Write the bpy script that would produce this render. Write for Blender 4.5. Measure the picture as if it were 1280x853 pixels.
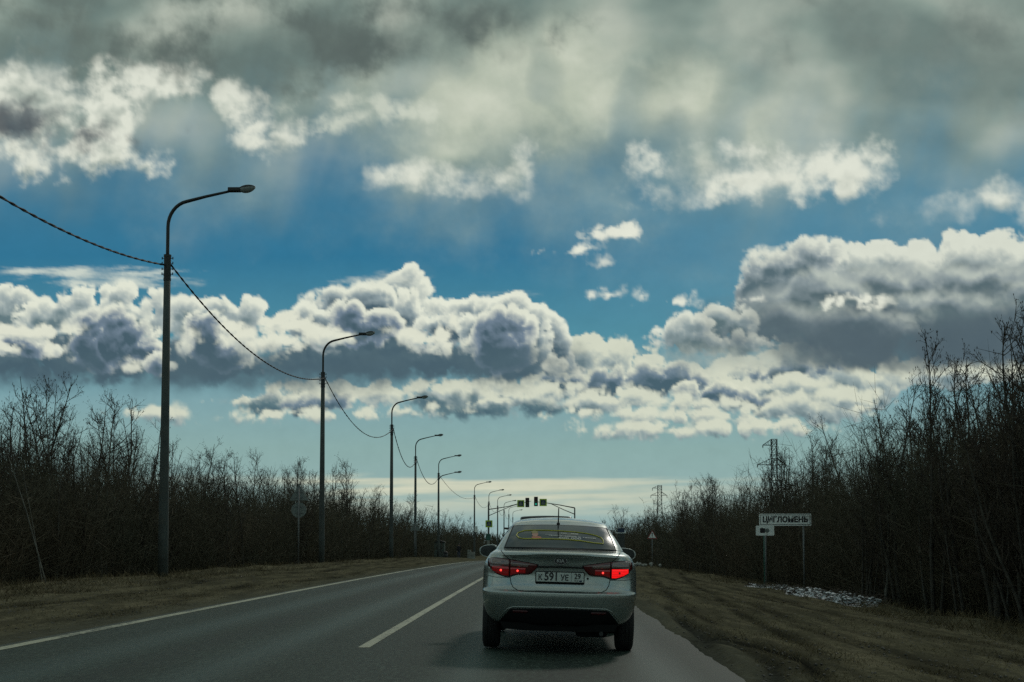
import bpy, bmesh, math, random
import numpy as np
from mathutils import Vector, Matrix
from mathutils.bvhtree import BVHTree

for _o in list(bpy.data.objects):
    bpy.data.objects.remove(_o)
SC = bpy.context.scene
COL = SC.collection
R = math.radians
F = 1500.0            # focal length in photo pixels (1280 wide)
CAM_Z = 1.15
PITCH = R(3.0)
YAW = math.atan(37.0 / F)

# ------------------------------------------------------------------ camera
cd = bpy.data.cameras.new('camera')
cam = bpy.data.objects.new('camera', cd)
COL.objects.link(cam)
cam.location = (0, 0, CAM_Z)
cam.rotation_euler = (R(90) + PITCH, 0, YAW)
cd.sensor_width = 36
cd.lens = 36 * F / 1280
cd.shift_y = (600 - 426.5) / 1280
cd.clip_start = 0.1
cd.clip_end = 6000
SC.camera = cam


def px_dir(px, py):
    """direction in the world of a point of the photograph"""
    x, y, z = (px - 640) / F, 1.0, (600 - py) / F
    y, z = y * math.cos(PITCH) - z * math.sin(PITCH), y * math.sin(PITCH) + z * math.cos(PITCH)
    x, y = x * math.cos(YAW) - y * math.sin(YAW), x * math.sin(YAW) + y * math.cos(YAW)
    return Vector((x, y, z))


def sky_uv(px, py):
    d = px_dir(px, py).normalized()
    return 15 * math.atan2(d.x, d.y), 15 * math.asin(d.z)


def lin(r, g, b):
    def f(c):
        c /= 255.0
        return c / 12.92 if c <= 0.04045 else ((c + 0.055) / 1.055) ** 2.4
    return (f(r), f(g), f(b), 1)


SUN_AZ, SUN_EL = R(20), R(35)      # ahead, to the right, behind the clouds

# ------------------------------------------------------------------ world
world = bpy.data.worlds.new('World')
SC.world = world
world.use_nodes = True
WT = world.node_tree


class NB:
    """small helper for building node trees"""

    def __init__(s, tree):
        s.t = tree

    def n(s, kind, **kw):
        nd = s.t.nodes.new(kind)
        for k, v in kw.items():
            setattr(nd, k, v)
        return nd

    def put(s, sock, v):
        if isinstance(v, bpy.types.NodeSocket):
            s.t.links.new(v, sock)
        else:
            sock.default_value = v

    def m(s, op, a, b=None, c=None, clamp=False):
        nd = s.n('ShaderNodeMath', operation=op, use_clamp=clamp)
        for i, v in enumerate((a, b, c)):
            if v is not None:
                s.put(nd.inputs[i], v)
        return nd.outputs[0]

    def v(s, op, a, b=None, c=None):
        nd = s.n('ShaderNodeVectorMath', operation=op)
        for i, v in enumerate((a, b, c)):
            if v is not None:
                s.put(nd.inputs[i], v)
        return nd.outputs['Value'] if op in ('LENGTH', 'DOT_PRODUCT', 'DISTANCE') else nd.outputs[0]

    def scale(s, a, k):
        nd = s.n('ShaderNodeVectorMath', operation='SCALE')
        s.put(nd.inputs[0], a)
        s.put(nd.inputs['Scale'], k)
        return nd.outputs[0]

    def ss(s, x, lo, hi, a=0.0, b=1.0):
        nd = s.n('ShaderNodeMapRange', interpolation_type='SMOOTHSTEP')
        for i, v in enumerate((x, lo, hi, a, b)):
            s.put(nd.inputs[i], v)
        return nd.outputs[0]

    def lerp(s, x, lo, hi, a=0.0, b=1.0):
        nd = s.n('ShaderNodeMapRange')
        for i, v in enumerate((x, lo, hi, a, b)):
            s.put(nd.inputs[i], v)
        return nd.outputs[0]

    def mix(s, f, a, b):
        nd = s.n('ShaderNodeMix', data_type='RGBA')
        s.put(nd.inputs[0], f)
        s.put(nd.inputs[6], a)
        s.put(nd.inputs[7], b)
        return nd.outputs[2]

    def noise(s, vec, scale, detail=4, rough=0.55, col=False, dist=0.0):
        nd = s.n('ShaderNodeTexNoise')
        s.put(nd.inputs['Vector'], vec)
        nd.inputs['Scale'].default_value = scale
        nd.inputs['Detail'].default_value = detail
        nd.inputs['Roughness'].default_value = rough
        nd.inputs['Distortion'].default_value = dist
        return nd.outputs['Color' if col else 'Fac']

    def vor(s, vec, scale, detail=2, rough=0.5, feature='F1', smooth=None):
        nd = s.n('ShaderNodeTexVoronoi', feature=feature)
        s.put(nd.inputs['Vector'], vec)
        nd.inputs['Scale'].default_value = scale
        nd.inputs['Detail'].default_value = detail
        nd.inputs['Roughness'].default_value = rough
        if smooth is not None and 'Smoothness' in nd.inputs:
            nd.inputs['Smoothness'].default_value = smooth
        return nd.outputs['Distance']

    def ramp(s, f, stops, interp='LINEAR'):
        nd = s.n('ShaderNodeValToRGB')
        s.put(nd.inputs[0], f)
        cr = nd.color_ramp
        cr.interpolation = interp
        while len(cr.elements) < len(stops):
            cr.elements.new(0.5)
        for e, (p, c) in zip(cr.elements, stops):
            e.position = p
            e.color = c
        return nd.outputs[0]


W = NB(WT)
for nd in list(WT.nodes):
    WT.nodes.remove(nd)


def sky_coords(b, vec):
    """azimuth and elevation of a sky direction; beyond 30 degrees the azimuth folds back, so the
    same weather goes on all round the horizon"""
    direc = b.v('NORMALIZE', vec)
    sp = b.n('ShaderNodeSeparateXYZ')
    b.t.links.new(direc, sp.inputs[0])
    u = b.m('MULTIPLY', b.m('ARCTAN2', sp.outputs[0], sp.outputs[1]), 15.0)
    u = b.m('SUBTRACT', b.m('PINGPONG', b.m('ADD', u, 5 * math.pi / 2), 5 * math.pi), 5 * math.pi / 2)
    v = b.m('MULTIPLY', b.m('ARCSINE', sp.outputs[2]), 15.0)
    cm = b.n('ShaderNodeCombineXYZ')
    b.t.links.new(u, cm.inputs[0])
    b.t.links.new(v, cm.inputs[1])
    return u, v, cm.outputs[0]


U_, V_, P = sky_coords(W, W.n('ShaderNodeTexCoord').outputs['Generated'])


# physical daylight sky, strength 0.1, tinted and hazed toward the horizon
sky = W.n('ShaderNodeTexSky', sky_type='NISHITA')
sky.sun_disc = False
sky.sun_elevation = SUN_EL
sky.sun_rotation = SUN_AZ
sky.altitude = 20
sky.air_density = 1.2
sky.dust_density = 1.5
sky.ozone_density = 2.0
vv = lambda y: (sky_uv(640, y)[1]) / 10.0
clear = W.ramp(W.m('MULTIPLY', V_, 0.1), [
    (0.0, lin(150, 176, 176)), (vv(640), lin(152, 180, 180)), (vv(560), lin(128, 172, 172)),
    (vv(500), lin(112, 168, 178)), (vv(420), lin(66, 142, 168)), (vv(330), lin(54, 126, 160)),
    (vv(200), lin(66, 126, 158)), (1.0, lin(52, 96, 130))])
phys = W.scale(sky.outputs[0], 0.1)
base_sky = W.mix(0.88, phys, clear)

# veils (soft, whole sky)
big = W.noise(W.v('MULTIPLY', P, (0.7, 1.0, 1)), 0.35, 6, 0.55)
cur = base_sky
hazey = W.ss(W.m('ADD', V_, W.m('MULTIPLY', big, 1.6)), sky_uv(640, 420)[1] + 0.8, sky_uv(640, 60)[1] + 0.8, 0.0, 0.95)
veilc = W.ramp(W.noise(W.v('MULTIPLY', P, (0.6, 0.9, 1)), 0.8, 5, 0.5),
               [(0.3, lin(104, 122, 116)), (0.5, lin(136, 152, 142)), (0.7, lin(186, 194, 180))])
shaft = W.noise(W.v('MULTIPLY', W.v('ADD', P, W.scale(P, 0.0)), (1.0, 0.22, 1)), 1.3, 4, 0.5)
hz = W.m('MULTIPLY', hazey, W.ss(shaft, 0.3, 0.62, 0.35, 1.0))
cur = W.mix(hz, cur, veilc)

WH = lin(222, 226, 210)
MD = lin(150, 162, 166)
DK = lin(74, 84, 104)
# below the horizon: dull earth tone (never seen, the ground covers it)
cur = W.mix(W.ss(V_, -0.6, 0.0, 1.0, 0.0), cur, lin(60, 62, 56))
bg = W.n('ShaderNodeBackground')
WT.links.new(cur, bg.inputs[0])
bg.inputs[1].default_value = 1.0
wo = W.n('ShaderNodeOutputWorld')
WT.links.new(bg.outputs[0], wo.inputs[0])
world.cycles.sampling_method = 'MANUAL'
world.cycles.sample_map_resolution = 256

# ------------------------------------------------------------------ sun
sl = bpy.data.lights.new('sun', 'SUN')
sun = bpy.data.objects.new('sun', sl)
COL.objects.link(sun)
sl.energy = 0.7
sl.angle = R(7)
sl.color = (1.0, 0.95, 0.86)
sd = Vector((math.sin(SUN_AZ) * math.cos(SUN_EL), math.cos(SUN_AZ) * math.cos(SUN_EL), math.sin(SUN_EL)))
sun.rotation_euler = sd.to_track_quat('Z', 'Y').to_euler()

SC.cycles.use_denoising = False      # the photograph has fine sensor grain
SC.cycles.sample_clamp_indirect = 1.5
SC.cycles.sample_clamp_direct = 3.0
SC.cycles.max_bounces = 5
vs = SC.view_settings
vs.view_transform = 'Standard'
vs.look = 'None'
vs.exposure = 0.0
vs.gamma = 1.0
vs.use_curve_mapping = False

# ------------------------------------------------------------------ clouds, worked out in numpy
_rg = np.random.RandomState(7)
_TH = _rg.rand(256, 256) * 2 * np.pi
_GX, _GY = np.cos(_TH).astype(np.float32), np.sin(_TH).astype(np.float32)
_JX, _JY = _rg.rand(256, 256).astype(np.float32), _rg.rand(256, 256).astype(np.float32)


def gnoise(x, y):
    ix, iy = np.floor(x).astype(np.int32), np.floor(y).astype(np.int32)
    fx, fy = (x - ix).astype(np.float32), (y - iy).astype(np.float32)
    u, v = fx * fx * fx * (fx * (fx * 6 - 15) + 10), fy * fy * fy * (fy * (fy * 6 - 15) + 10)
    a, b, c, d = ix & 255, (ix + 1) & 255, iy & 255, (iy + 1) & 255
    n00 = _GX[a, c] * fx + _GY[a, c] * fy
    n10 = _GX[b, c] * (fx - 1) + _GY[b, c] * fy
    n01 = _GX[a, d] * fx + _GY[a, d] * (fy - 1)
    n11 = _GX[b, d] * (fx - 1) + _GY[b, d] * (fy - 1)
    n0 = n00 + u * (n10 - n00)
    n1 = n01 + u * (n11 - n01)
    return (n0 + v * (n1 - n0)) * 1.4


def fbm(x, y, octs=4, rough=0.5, ridged=False):
    s, a, t = 0.0, 1.0, 0.0
    for o in range(octs):
        n = gnoise(x + 17.3 * o, y - 9.1 * o)
        s = s + a * (np.abs(n) if ridged else n)
        t += a
        a *= rough
        x, y = x * 2.03, y * 2.03
    return s / t


def worley(x, y):
    """rounded cell bumps: about 1 in the middle of a cell, 0 where cells meet"""
    ix, iy = np.floor(x).astype(np.int32), np.floor(y).astype(np.int32)
    acc = np.zeros(x.shape, np.float32)
    for dx in (-1, 0, 1):
        for dy in (-1, 0, 1):
            a, b = (ix + dx) & 255, (iy + dy) & 255
            d2 = (ix + dx + _JX[a, b] - x) ** 2 + (iy + dy + _JY[a, b] - y) ** 2
            acc += np.exp(-9.0 * d2)
    return np.sqrt(np.clip(1.0 + np.log(acc + 1e-9) / 9.0 / 0.55, 0, 1.2))


def smooth(x, a, b):
    t = np.clip((x - a) / (b - a), 0, 1)
    return t * t * (3 - 2 * t)


def lin3(r, g, b):
    return np.array(lin(r, g, b)[:3], np.float32)


def smax(a, b, k):
    h = np.clip(k - np.abs(a - b), 0, None) / k
    return np.maximum(a, b) + h * h * k * 0.25


def heap(X, Y, blobs, k, warp, wfreq, bil, bfreq, fine, seed, octs=3, ystretch=1.0):
    """signed thickness (in units of 100 photo pixels) of a heap of lobes"""
    sx, sy = X + seed * 7.31, (Y + seed * 3.17) * ystretch
    wx = warp * fbm(sx * wfreq, sy * wfreq, 4, 0.5)
    wy = warp * 0.8 * fbm(sx * wfreq + 40, sy * wfreq + 11, 4, 0.5)
    px, py = X + wx, Y + wy
    acc = np.full(X.shape, -9.0, np.float32)
    for (cx, cy, rx, ry) in blobs:
        cx, cy, rx, ry = cx / 100, cy / 100, rx / 100, ry / 100
        h = (1 - np.sqrt(((px - cx) / rx) ** 2 + ((py - cy) / ry) ** 2)) * min(rx, ry)
        acc = smax(acc, h, k)
    if bil:
        f, a = bfreq, bil
        for o in range(octs):
            acc = acc + a * (worley((sx + 0.7 * wx) * f + o * 5.5, (sy + 0.7 * wy) * f) - 0.62)
            f *= 2.1
            a *= 0.5
    if fine:
        acc = acc + fine * fbm(sx * 2.2, sy * 2.2, 6, 0.6)
    return acc


def shift(A, dr, dc):
    """value dr rows up and dc columns right"""
    n, m = A.shape
    r = np.clip(np.arange(n) - int(round(dr)), 0, n - 1)
    c = np.clip(np.arange(m) + int(round(dc)), 0, m - 1)
    return A[r][:, c]


def ramp3(t, cols, pos):
    return np.stack([np.interp(t, pos, [c[i] for c in cols]) for i in range(3)], -1).astype(np.float32)


def layer(img, X, Y, step, blobs, cols, k=0.1, warp=0.12, wf=1.6, bil=0.14, bf=3.0, fine=0.06, edge=(0.0, 0.05),
          rim=(0.0, 0.3), relief=3.0, sh=0.6, base=None, seed=1.0, opacity=1.0, bias=0.0, ys=1.0, octs=3,
          thin=0.75, win=0.16, sunx=0.35, mott=0.22, mf=1.3, softv=1.0):
    """paint one cloud heap; rows of the grid run downwards, step = photo pixels per cell"""
    m = 100 * (warp + bil + fine) + 12 + 100 * max(0.0, -edge[0])
    x0 = min(b[0] - b[2] for b in blobs) - m
    x1 = max(b[0] + b[2] for b in blobs) + m
    y0 = min(b[1] - b[3] for b in blobs) - m
    y1 = max(b[1] + b[3] for b in blobs) + m
    hit = (X * 100 > x0) & (X * 100 < x1) & (Y * 100 > y0) & (Y * 100 < y1)
    rows, cols_ = np.where(hit.any(1))[0], np.where(hit.any(0))[0]
    if not len(rows):
        return
    sl_ = (slice(rows[0], rows[-1] + 1), slice(cols_[0], cols_[-1] + 1))
    x, y = X[sl_], Y[sl_]
    h = heap(x, y, blobs, k, warp, wf, bil, bf, fine, seed, octs, ys)
    ms = fbm(x * mf + seed * 3.3, y * mf * 1.2 - seed, 4, 0.55)
    wide = edge[1] + softv * (edge[1] - edge[0]) * np.clip(3.2 * fbm(x * 0.9 - seed, y * 0.9 + 2 * seed, 2), 0, 2.2)
    a = smooth(h, edge[0], wide) * opacity
    u = 5.0 / step                       # 5 photo pixels in cells
    slope = (h - shift(h, u, u * sunx)) * relief
    dens = np.clip(h, 0, 0.5)
    tot, d = 0.0, 0.0
    for j in (1, 2, 3, 4, 6, 8):
        tot = tot + shift(dens, u * j, u * j * sunx)
    shade = np.exp(-sh * tot)
    t = thin * (win + (1 - win) * smooth(h, rim[1], rim[0])) + 0.35 * (shade - 0.5) + np.clip(slope, -0.35, 0.6) * (1 - 0.55 * smooth(h, 0.14, 0.42)) + bias + mott * 2.2 * ms
    if base is not None:
        t = t - base[2] * smooth(y * 100, base[1], base[0])
    c = ramp3(np.clip(t, 0, 1), cols, [0.0, 0.45, 0.95])
    img[sl_] = img[sl_] * (1 - a[..., None]) + c * a[..., None]


def paint_sky(X, Y, step):
    def L(r, g, b):
        if b - g > 10 and b < 140:
            r, g, b = r - 2, g + 5, b - 5
        return lin3(r, g, b)
    img = ramp3(Y * 100, [L(44, 88, 118), L(64, 118, 146), L(50, 116, 148), L(80, 140, 158), L(126, 163, 169), L(138, 170, 167), L(148, 176, 174), L(146, 172, 174)],
                [-150, 200, 320, 420, 500, 560, 645, 690])
    # paler toward the right
    w = 0.35 * smooth(X, 6.0, 9.5) * smooth(Y * 100, 470, 330)
    img = img * (1 - w[..., None]) + L(112, 158, 172) * w[..., None]
    LY = lambda blobs, cols, **kw: layer(img, X, Y, step, blobs, cols, **kw)
    WH, MD, DK = L(224, 228, 211), L(146, 160, 162), L(80, 94, 112)
    # high veil
    n1 = fbm(X * 0.5, Y * 0.8, 5, 0.5)
    n2 = fbm(X * 0.9 + 5 + 0.25 * Y, Y * 0.14, 4, 0.55)
    top = smooth(Y * 100 + 90 * n1 + 90 * n2, 305, 60)
    veil = ramp3(1.15 * fbm(X * 0.55 + 3, Y * 0.75 + 9, 4, 0.42), [L(108, 126, 120), L(138, 154, 144), L(180, 188, 174)], [-0.3, 0.0, 0.35])
    top = top * 0.95
    img[:] = img * (1 - top[..., None]) + veil * top[..., None]
    LY([(600, 130, 130, 75), (700, 70, 90, 55), (560, 190, 100, 50), (860, 140, 130, 70), (740, 130, 120, 60), (500, 110, 60, 40)], [L(132, 148, 134), L(184, 193, 174), L(208, 213, 196)],
       k=0.5, warp=0.5, wf=0.8, bil=0.06, bf=0.8, fine=0.16, edge=(-0.35, 0.7), rim=(1.0, 0.0), relief=1.2, sh=0.1, seed=2, opacity=0.95, bias=0.08, mott=0.14, mf=0.9)
    LY([(660, 170, 60, 20), (640, 200, 40, 30)], [L(112, 130, 122), L(118, 136, 128), L(140, 156, 146)], k=0.4, warp=0.5, wf=1.0, bil=0, fine=0.4,
       edge=(-0.2, 0.4), rim=(0, 1), relief=0.5, sh=0.1, seed=2.4, opacity=0.7)
    LY([(230, 190, 60, 110), (300, 250, 90, 60), (600, 270, 190, 50), (760, 260, 120, 70), (900, 330, 150, 36), (1130, 270, 90, 40)], [L(120, 150, 156), L(140, 164, 164), L(164, 182, 174)],
       k=0.5, warp=0.5, wf=0.7, bil=0, fine=0.35, edge=(-0.3, 0.8), rim=(1.0, 0.0), relief=0.6, sh=0.1, seed=2.9, opacity=0.42)
    # torn white clouds
    torn = dict(k=0.2, warp=0.34, wf=1.5, bil=0.12, bf=2.2, fine=0.34, edge=(-0.04, 0.22), relief=2.0, sh=0.5, mott=0.42, mf=2.2)
    LY([(55, 120, 80, 46), (128, 150, 50, 50), (120, 205, 62, 12), (15, 178, 50, 18), (20, 95, 60, 40), (180, 100, 70, 30), (95, 190, 70, 18)],
       [L(92, 102, 102), L(168, 178, 168), L(220, 224, 210)], rim=(0.1, 0.85), seed=3, bias=0.16, **torn)
    LY([(20, 150, 52, 24), (105, 172, 50, 9)], [L(76, 84, 90), L(92, 102, 106), L(150, 160, 156)], seed=3.6, rim=(-0.2, 0.15), opacity=0.92,
       **{**torn, 'edge': (-0.08, 0.22), 'warp': 0.25})
    LY([(318, 160, 40, 26), (345, 180, 32, 10), (295, 125, 26, 24), (360, 175, 16, 16)],
       [L(132, 146, 138), L(188, 196, 184), L(218, 222, 208)], rim=(0.2, 0.9), seed=4.2, bias=0.2, **torn)
    LY([(455, 128, 46, 14), (430, 150, 50, 8), (500, 140, 40, 10)], [L(132, 146, 138), L(176, 186, 174), L(206, 212, 196)], rim=(0.2, 0.9), seed=4.9, bias=0.12, opacity=0.8, **torn)
    LY([(480, 226, 30, 11), (540, 218, 40, 9), (590, 234, 34, 11), (655, 205, 18, 28), (640, 225, 20, 14)],
       [L(140, 154, 146), L(190, 198, 186), L(218, 222, 208)], rim=(0.2, 0.9), seed=5.3, bias=0.2, **{**torn, 'fine': 0.26, 'warp': 0.24})
    LY([(960, 228, 100, 20), (1045, 218, 66, 30), (920, 188, 40, 16), (875, 246, 50, 9), (812, 190, 30, 14), (1110, 200, 20, 14), (830, 215, 24, 8)],
       [L(146, 160, 152), L(196, 202, 190), L(220, 224, 210)], rim=(0.3, 0.9), seed=6.1, bias=0.2, **{**torn, 'warp': 0.26, 'fine': 0.28})
    LY([(1250, 250, 60, 15), (1180, 266, 50, 8), (1320, 250, 60, 25)], [L(136, 152, 152), L(196, 202, 190), L(222, 226, 212)], rim=(0.2, 0.8), seed=6.6, bias=0.2,
       **{**torn, 'warp': 0.2, 'fine': 0.2})
    # dark stratus overhead
    LY([(430, 52, 170, 42), (300, 62, 130, 32), (520, 25, 130, 40), (210, 55, 60, 16)], [L(88, 100, 97), L(104, 118, 112), L(164, 176, 160)], k=0.4, warp=0.5, wf=0.8,
       bil=0, fine=0.5, edge=(-0.25, 0.35), rim=(-0.3, 0.3), relief=0.8, sh=0.1, seed=7.3, opacity=0.97, thin=0.6, bias=-0.16, mott=0.1)
    LY([(70, 62, 62, 26), (50, 15, 130, 26), (200, -10, 90, 14)], [L(92, 104, 100), L(112, 126, 118), L(164, 176, 160)], k=0.4, warp=0.5, wf=0.8,
       bil=0, fine=0.5, edge=(-0.2, 0.3), rim=(-0.3, 0.3), relief=0.8, sh=0.1, seed=7.9, opacity=0.92, thin=0.6, bias=-0.12, mott=0.1)
    LY([(1110, 40, 180, 50), (1230, 60, 140, 60), (1000, 10, 120, 36), (1300, 150, 110, 30), (800, -60, 500, 50)], [L(100, 114, 110), L(118, 132, 126), L(140, 154, 146)], k=0.6,
       warp=0.6, wf=0.6, bil=0, fine=0.45, edge=(-0.35, 0.8), rim=(-0.3, 0.8), relief=0.5, sh=0.1, seed=8.7, opacity=0.9)
    # pale stratus bank on the horizon
    hb = fbm(X * 0.22, Y * 4.5 + 0.12 * X, 5, 0.55)
    edge_y = 595 + 8 * fbm(X * 0.5, X * 0, 3) + 18 * hb - 0.0 * X
    topm = smooth(Y * 100, edge_y - 3, edge_y + 5)
    botm = smooth(Y * 100 + 26 * fbm(X * 0.3 + 9, Y * 1.5, 3), 662, 612)
    sidem = 0.3 + 0.7 * smooth(X + 0.9 * hb, 2.6, 4.6) * smooth(X + 1.5 * hb, 9.6, 7.0)
    gap = smooth(hb, -0.25, 0.08)
    w = np.clip(topm * botm * sidem * (0.35 + 0.65 * gap), 0, 1)[..., None]
    img[:] = img * (1 - w) + ramp3(hb, [L(172, 190, 178), L(198, 203, 182), L(212, 213, 190)], [-0.3, 0.0, 0.3]) * w
    # lenticular streaks
    lent = dict(k=0.08, warp=0.05, wf=1.2, bil=0, fine=0.10, ys=6.0, edge=(-0.03, 0.07), relief=0.6, sh=0.1, rim=(0.3, 0.8))
    LY([(100, 340, 78, 6), (150, 348, 66, 8), (45, 339, 48, 3), (170, 356, 60, 3)], [L(130, 168, 178), L(176, 198, 196), L(208, 216, 204)], seed=9.1, bias=0.12, opacity=0.92, **lent)
    LY([(640, 367, 28, 3), (322, 402, 14, 3)], [L(130, 168, 178), L(176, 198, 196), L(200, 210, 198)], seed=9.6, bias=0.1, opacity=0.9, **lent)
    # far low cumulus band, heap by heap from the back
    tw = dict(k=0.05, warp=0.085, wf=2.4, bil=0.125, bf=3.6, fine=0.05, relief=4.2, sh=0.75, octs=4, mott=0.16, mf=2.2, softv=0.8)

    def heaps(rows, cols, rim, base=None, bias=0.0, edge=(0.0, 0.04), **kw):
        for i, bl in enumerate(rows):
            kk = {**tw, **kw}
            kk['edge'] = edge
            b_ = base
            if base == 'own':
                y1_ = max(q[1] + q[3] for q in bl); y0_ = min(q[1] - q[3] for q in bl)
                b_ = (y1_ + 4, y0_ + 0.25 * (y1_ - y0_), 0.42)
            LY(bl, cols, rim=rim, base=b_, seed=10.0 + 0.37 * i + bl[0][0] * 0.013, bias=bias, **kk)
    DK2 = L(74, 92, 114)
    FAR = [L(84, 104, 124), L(150, 166, 166), L(208, 213, 194)]
    heaps([[(1060, 480, 70, 34), (1000, 470, 60, 40), (1180, 465, 120, 18)],
           [(700, 452, 30, 28), (730, 445, 36, 22), (770, 442, 44, 20), (800, 455, 34, 20)],
           [(640, 488, 50, 14), (690, 480, 60, 18)], [(930, 475, 50, 28), (965, 485, 50, 32)],
           [(400, 492, 70, 14), (480, 490, 64, 12), (565, 490, 50, 12), (330, 498, 40, 9)],
           [(870, 478, 40, 20), (900, 490, 50, 18)]], FAR, (0.02, 0.42), 'own', 0.10, fine=0.08)
    heaps([[(345, 504, 34, 8), (372, 500, 26, 8)], [(600, 508, 44, 8), (565, 514, 26, 5)], [(690, 508, 66, 7)], [(560, 498, 34, 8)]],
          [L(76, 96, 118), L(92, 112, 130), L(170, 182, 178)], (-0.1, 0.10), None, 0.0, (-0.03, 0.07))
    heaps([[(745, 478, 30, 18), (764, 472, 18, 14)], [(832, 470, 40, 18), (850, 478, 34, 14), (812, 480, 26, 12)], [(1010, 455, 44, 12), (975, 462, 40, 14)],
           [(700, 474, 30, 14)], [(405, 500, 34, 11), (385, 506, 26, 7)], [(925, 500, 40, 12)], [(885, 488, 34, 10)]], [DK2, L(112, 132, 146), L(214, 218, 198)],
          (-0.02, 0.13), 'own', 0.04)
    heaps([[(655, 492, 30, 9), (690, 488, 28, 8)], [(740, 500, 60, 10), (790, 496, 40, 10)], [(860, 502, 50, 10)], [(790, 518, 50, 7), (740, 514, 40, 6)], [(880, 518, 54, 10), (930, 516, 40, 12)],
           [(985, 505, 50, 18), (1030, 510, 50, 16)], [(800, 534, 52, 8), (765, 540, 26, 6)], [(960, 532, 60, 10), (900, 538, 44, 7)], [(1000, 480, 40, 14)], [(620, 497, 26, 6)], [(520, 512, 30, 5)],
           [(345, 520, 40, 4), (420, 518, 30, 4)], [(190, 515, 34, 10), (214, 520, 20, 6)], [(1060, 500, 40, 14)]], FAR, (0.04, 0.34), 'own', 0.10, (-0.01, 0.06), fine=0.10, warp=0.13)
    # main cumulus, tower by tower from the back
    CW = [L(74, 90, 112), L(140, 156, 160), WH]
    CG = [L(100, 116, 132), L(156, 170, 170), WH]
    bl, br = (486, 392, 0.34), (474, 392, 0.34)
    heaps([[(10, 392, 46, 34), (36, 400, 40, 30)], [(78, 382, 24, 14), (60, 398, 40, 24)], [(105, 376, 24, 14), (150, 370, 44, 14), (190, 382, 24, 16), (150, 395, 66, 24)],
           [(236, 388, 32, 16), (256, 400, 44, 26)], [(290, 386, 34, 14), (306, 392, 26, 18), (285, 410, 50, 30)]], CG, (0.0, 0.22), (470, 372, 0.4), -0.02)
    heaps([[(508, 348, 19, 13), (516, 362, 18, 22), (524, 382, 14, 26), (492, 362, 34, 18)]], CG, (0.0, 0.26), None, 0.0)
    LY([(470, 352, 40, 5), (486, 346, 28, 4)], [L(150, 172, 176), L(186, 202, 196), L(212, 217, 203)], seed=14.3, bias=0.2, opacity=0.9, **lent)
    heaps([[(436, 372, 40, 18), (470, 378, 44, 24), (500, 392, 32, 28), (400, 386, 28, 18), (450, 400, 80, 30)], [(376, 396, 24, 16), (395, 405, 34, 20)], [(548, 388, 20, 14), (577, 384, 26, 16), (562, 404, 40, 26)],
           [(686, 422, 22, 24), (702, 440, 16, 18), (672, 412, 30, 26), (690, 452, 30, 16)], [(640, 386, 38, 20), (656, 398, 28, 28), (616, 392, 30, 20), (640, 430, 46, 40), (600, 412, 28, 22)]],
          CW, (0.0, 0.21), br, 0.0)
    heaps([[(60, 440, 60, 28), (10, 450, 60, 26), (130, 452, 120, 26), (250, 452, 90, 26)], [(420, 446, 90, 24), (485, 432, 50, 24), (520, 448, 120, 24), (630, 450, 44, 24)]],
          [L(74, 90, 112), L(84, 100, 120), L(176, 186, 184)], (-0.1, 0.12), None, 0.0, (-0.02, 0.1))
    heaps([[(112, 404, 24, 16), (140, 402, 28, 18), (160, 418, 30, 22), (182, 432, 26, 22), (130, 430, 50, 34)], [(200, 452, 18, 14)], [(246, 408, 16, 18), (262, 420, 26, 30), (280, 440, 34, 26)],
           [(442, 390, 28, 14), (468, 394, 26, 16), (486, 404, 16, 16), (455, 408, 44, 22)], [(635, 404, 34, 22), (610, 410, 18, 18), (628, 432, 40, 34)], [(36, 432, 34, 14), (14, 428, 24, 14)]],
          [L(72, 88, 110), L(112, 130, 146), L(220, 224, 207)], (0.0, 0.17), None, 0.0, (0.0, 0.045))
    heaps([[(24, 416, 26, 8), (60, 412, 28, 8)], [(10, 432, 14, 9)], [(60, 438, 7, 5)], [(162, 456, 9, 7)], [(298, 424, 26, 14), (318, 436, 24, 12), (290, 412, 14, 10)],
           [(350, 404, 18, 12), (372, 412, 30, 12), (410, 418, 30, 11), (436, 420, 14, 7)], [(345, 424, 28, 10)], [(506, 418, 20, 10), (528, 424, 22, 10), (552, 420, 18, 12), (566, 428, 12, 12)], [(568, 400, 9, 8)],
           [(700, 452, 18, 12), (712, 462, 14, 8)], [(236, 420, 9, 22)], [(330, 450, 18, 6)]],
          [L(116, 134, 146), L(184, 192, 184), L(220, 223, 205)], (0.06, 0.34), 'own', 0.20, (-0.01, 0.06), fine=0.12, warp=0.13)
    LY([(90, 472, 130, 11), (250, 472, 90, 9), (500, 460, 140, 10), (650, 456, 34, 12), (400, 464, 60, 8)], [L(74, 90, 112), L(82, 98, 118), L(104, 120, 134)], k=0.3, warp=0.2, wf=1.3, bil=0, fine=0.2,
       edge=(-0.14, 0.14), rim=(-0.4, 0.0), relief=0.5, sh=0.2, seed=18.1, opacity=0.85, mott=0.1)
    # great cloud on the right
    GW = [L(92, 104, 120), L(154, 167, 166), L(214, 219, 205)]
    heaps([[(1220, 325, 100, 30), (1330, 330, 90, 40), (1140, 330, 60, 24)], [(1075, 330, 50, 24), (1110, 325, 40, 18), (1100, 350, 90, 30)]], GW, (0.0, 0.42), (385, 312, 0.55), 0.10, warp=0.14, bf=2.6, bil=0.15)
    heaps([[(1020, 318, 36, 20), (996, 334, 40, 26), (964, 332, 34, 22), (946, 356, 26, 28), (1000, 375, 80, 50), (960, 390, 40, 34)]], [L(88, 102, 120), L(140, 154, 158), L(214, 219, 205)], (0.0, 0.24), (400, 320, 0.4), 0.02)
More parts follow.
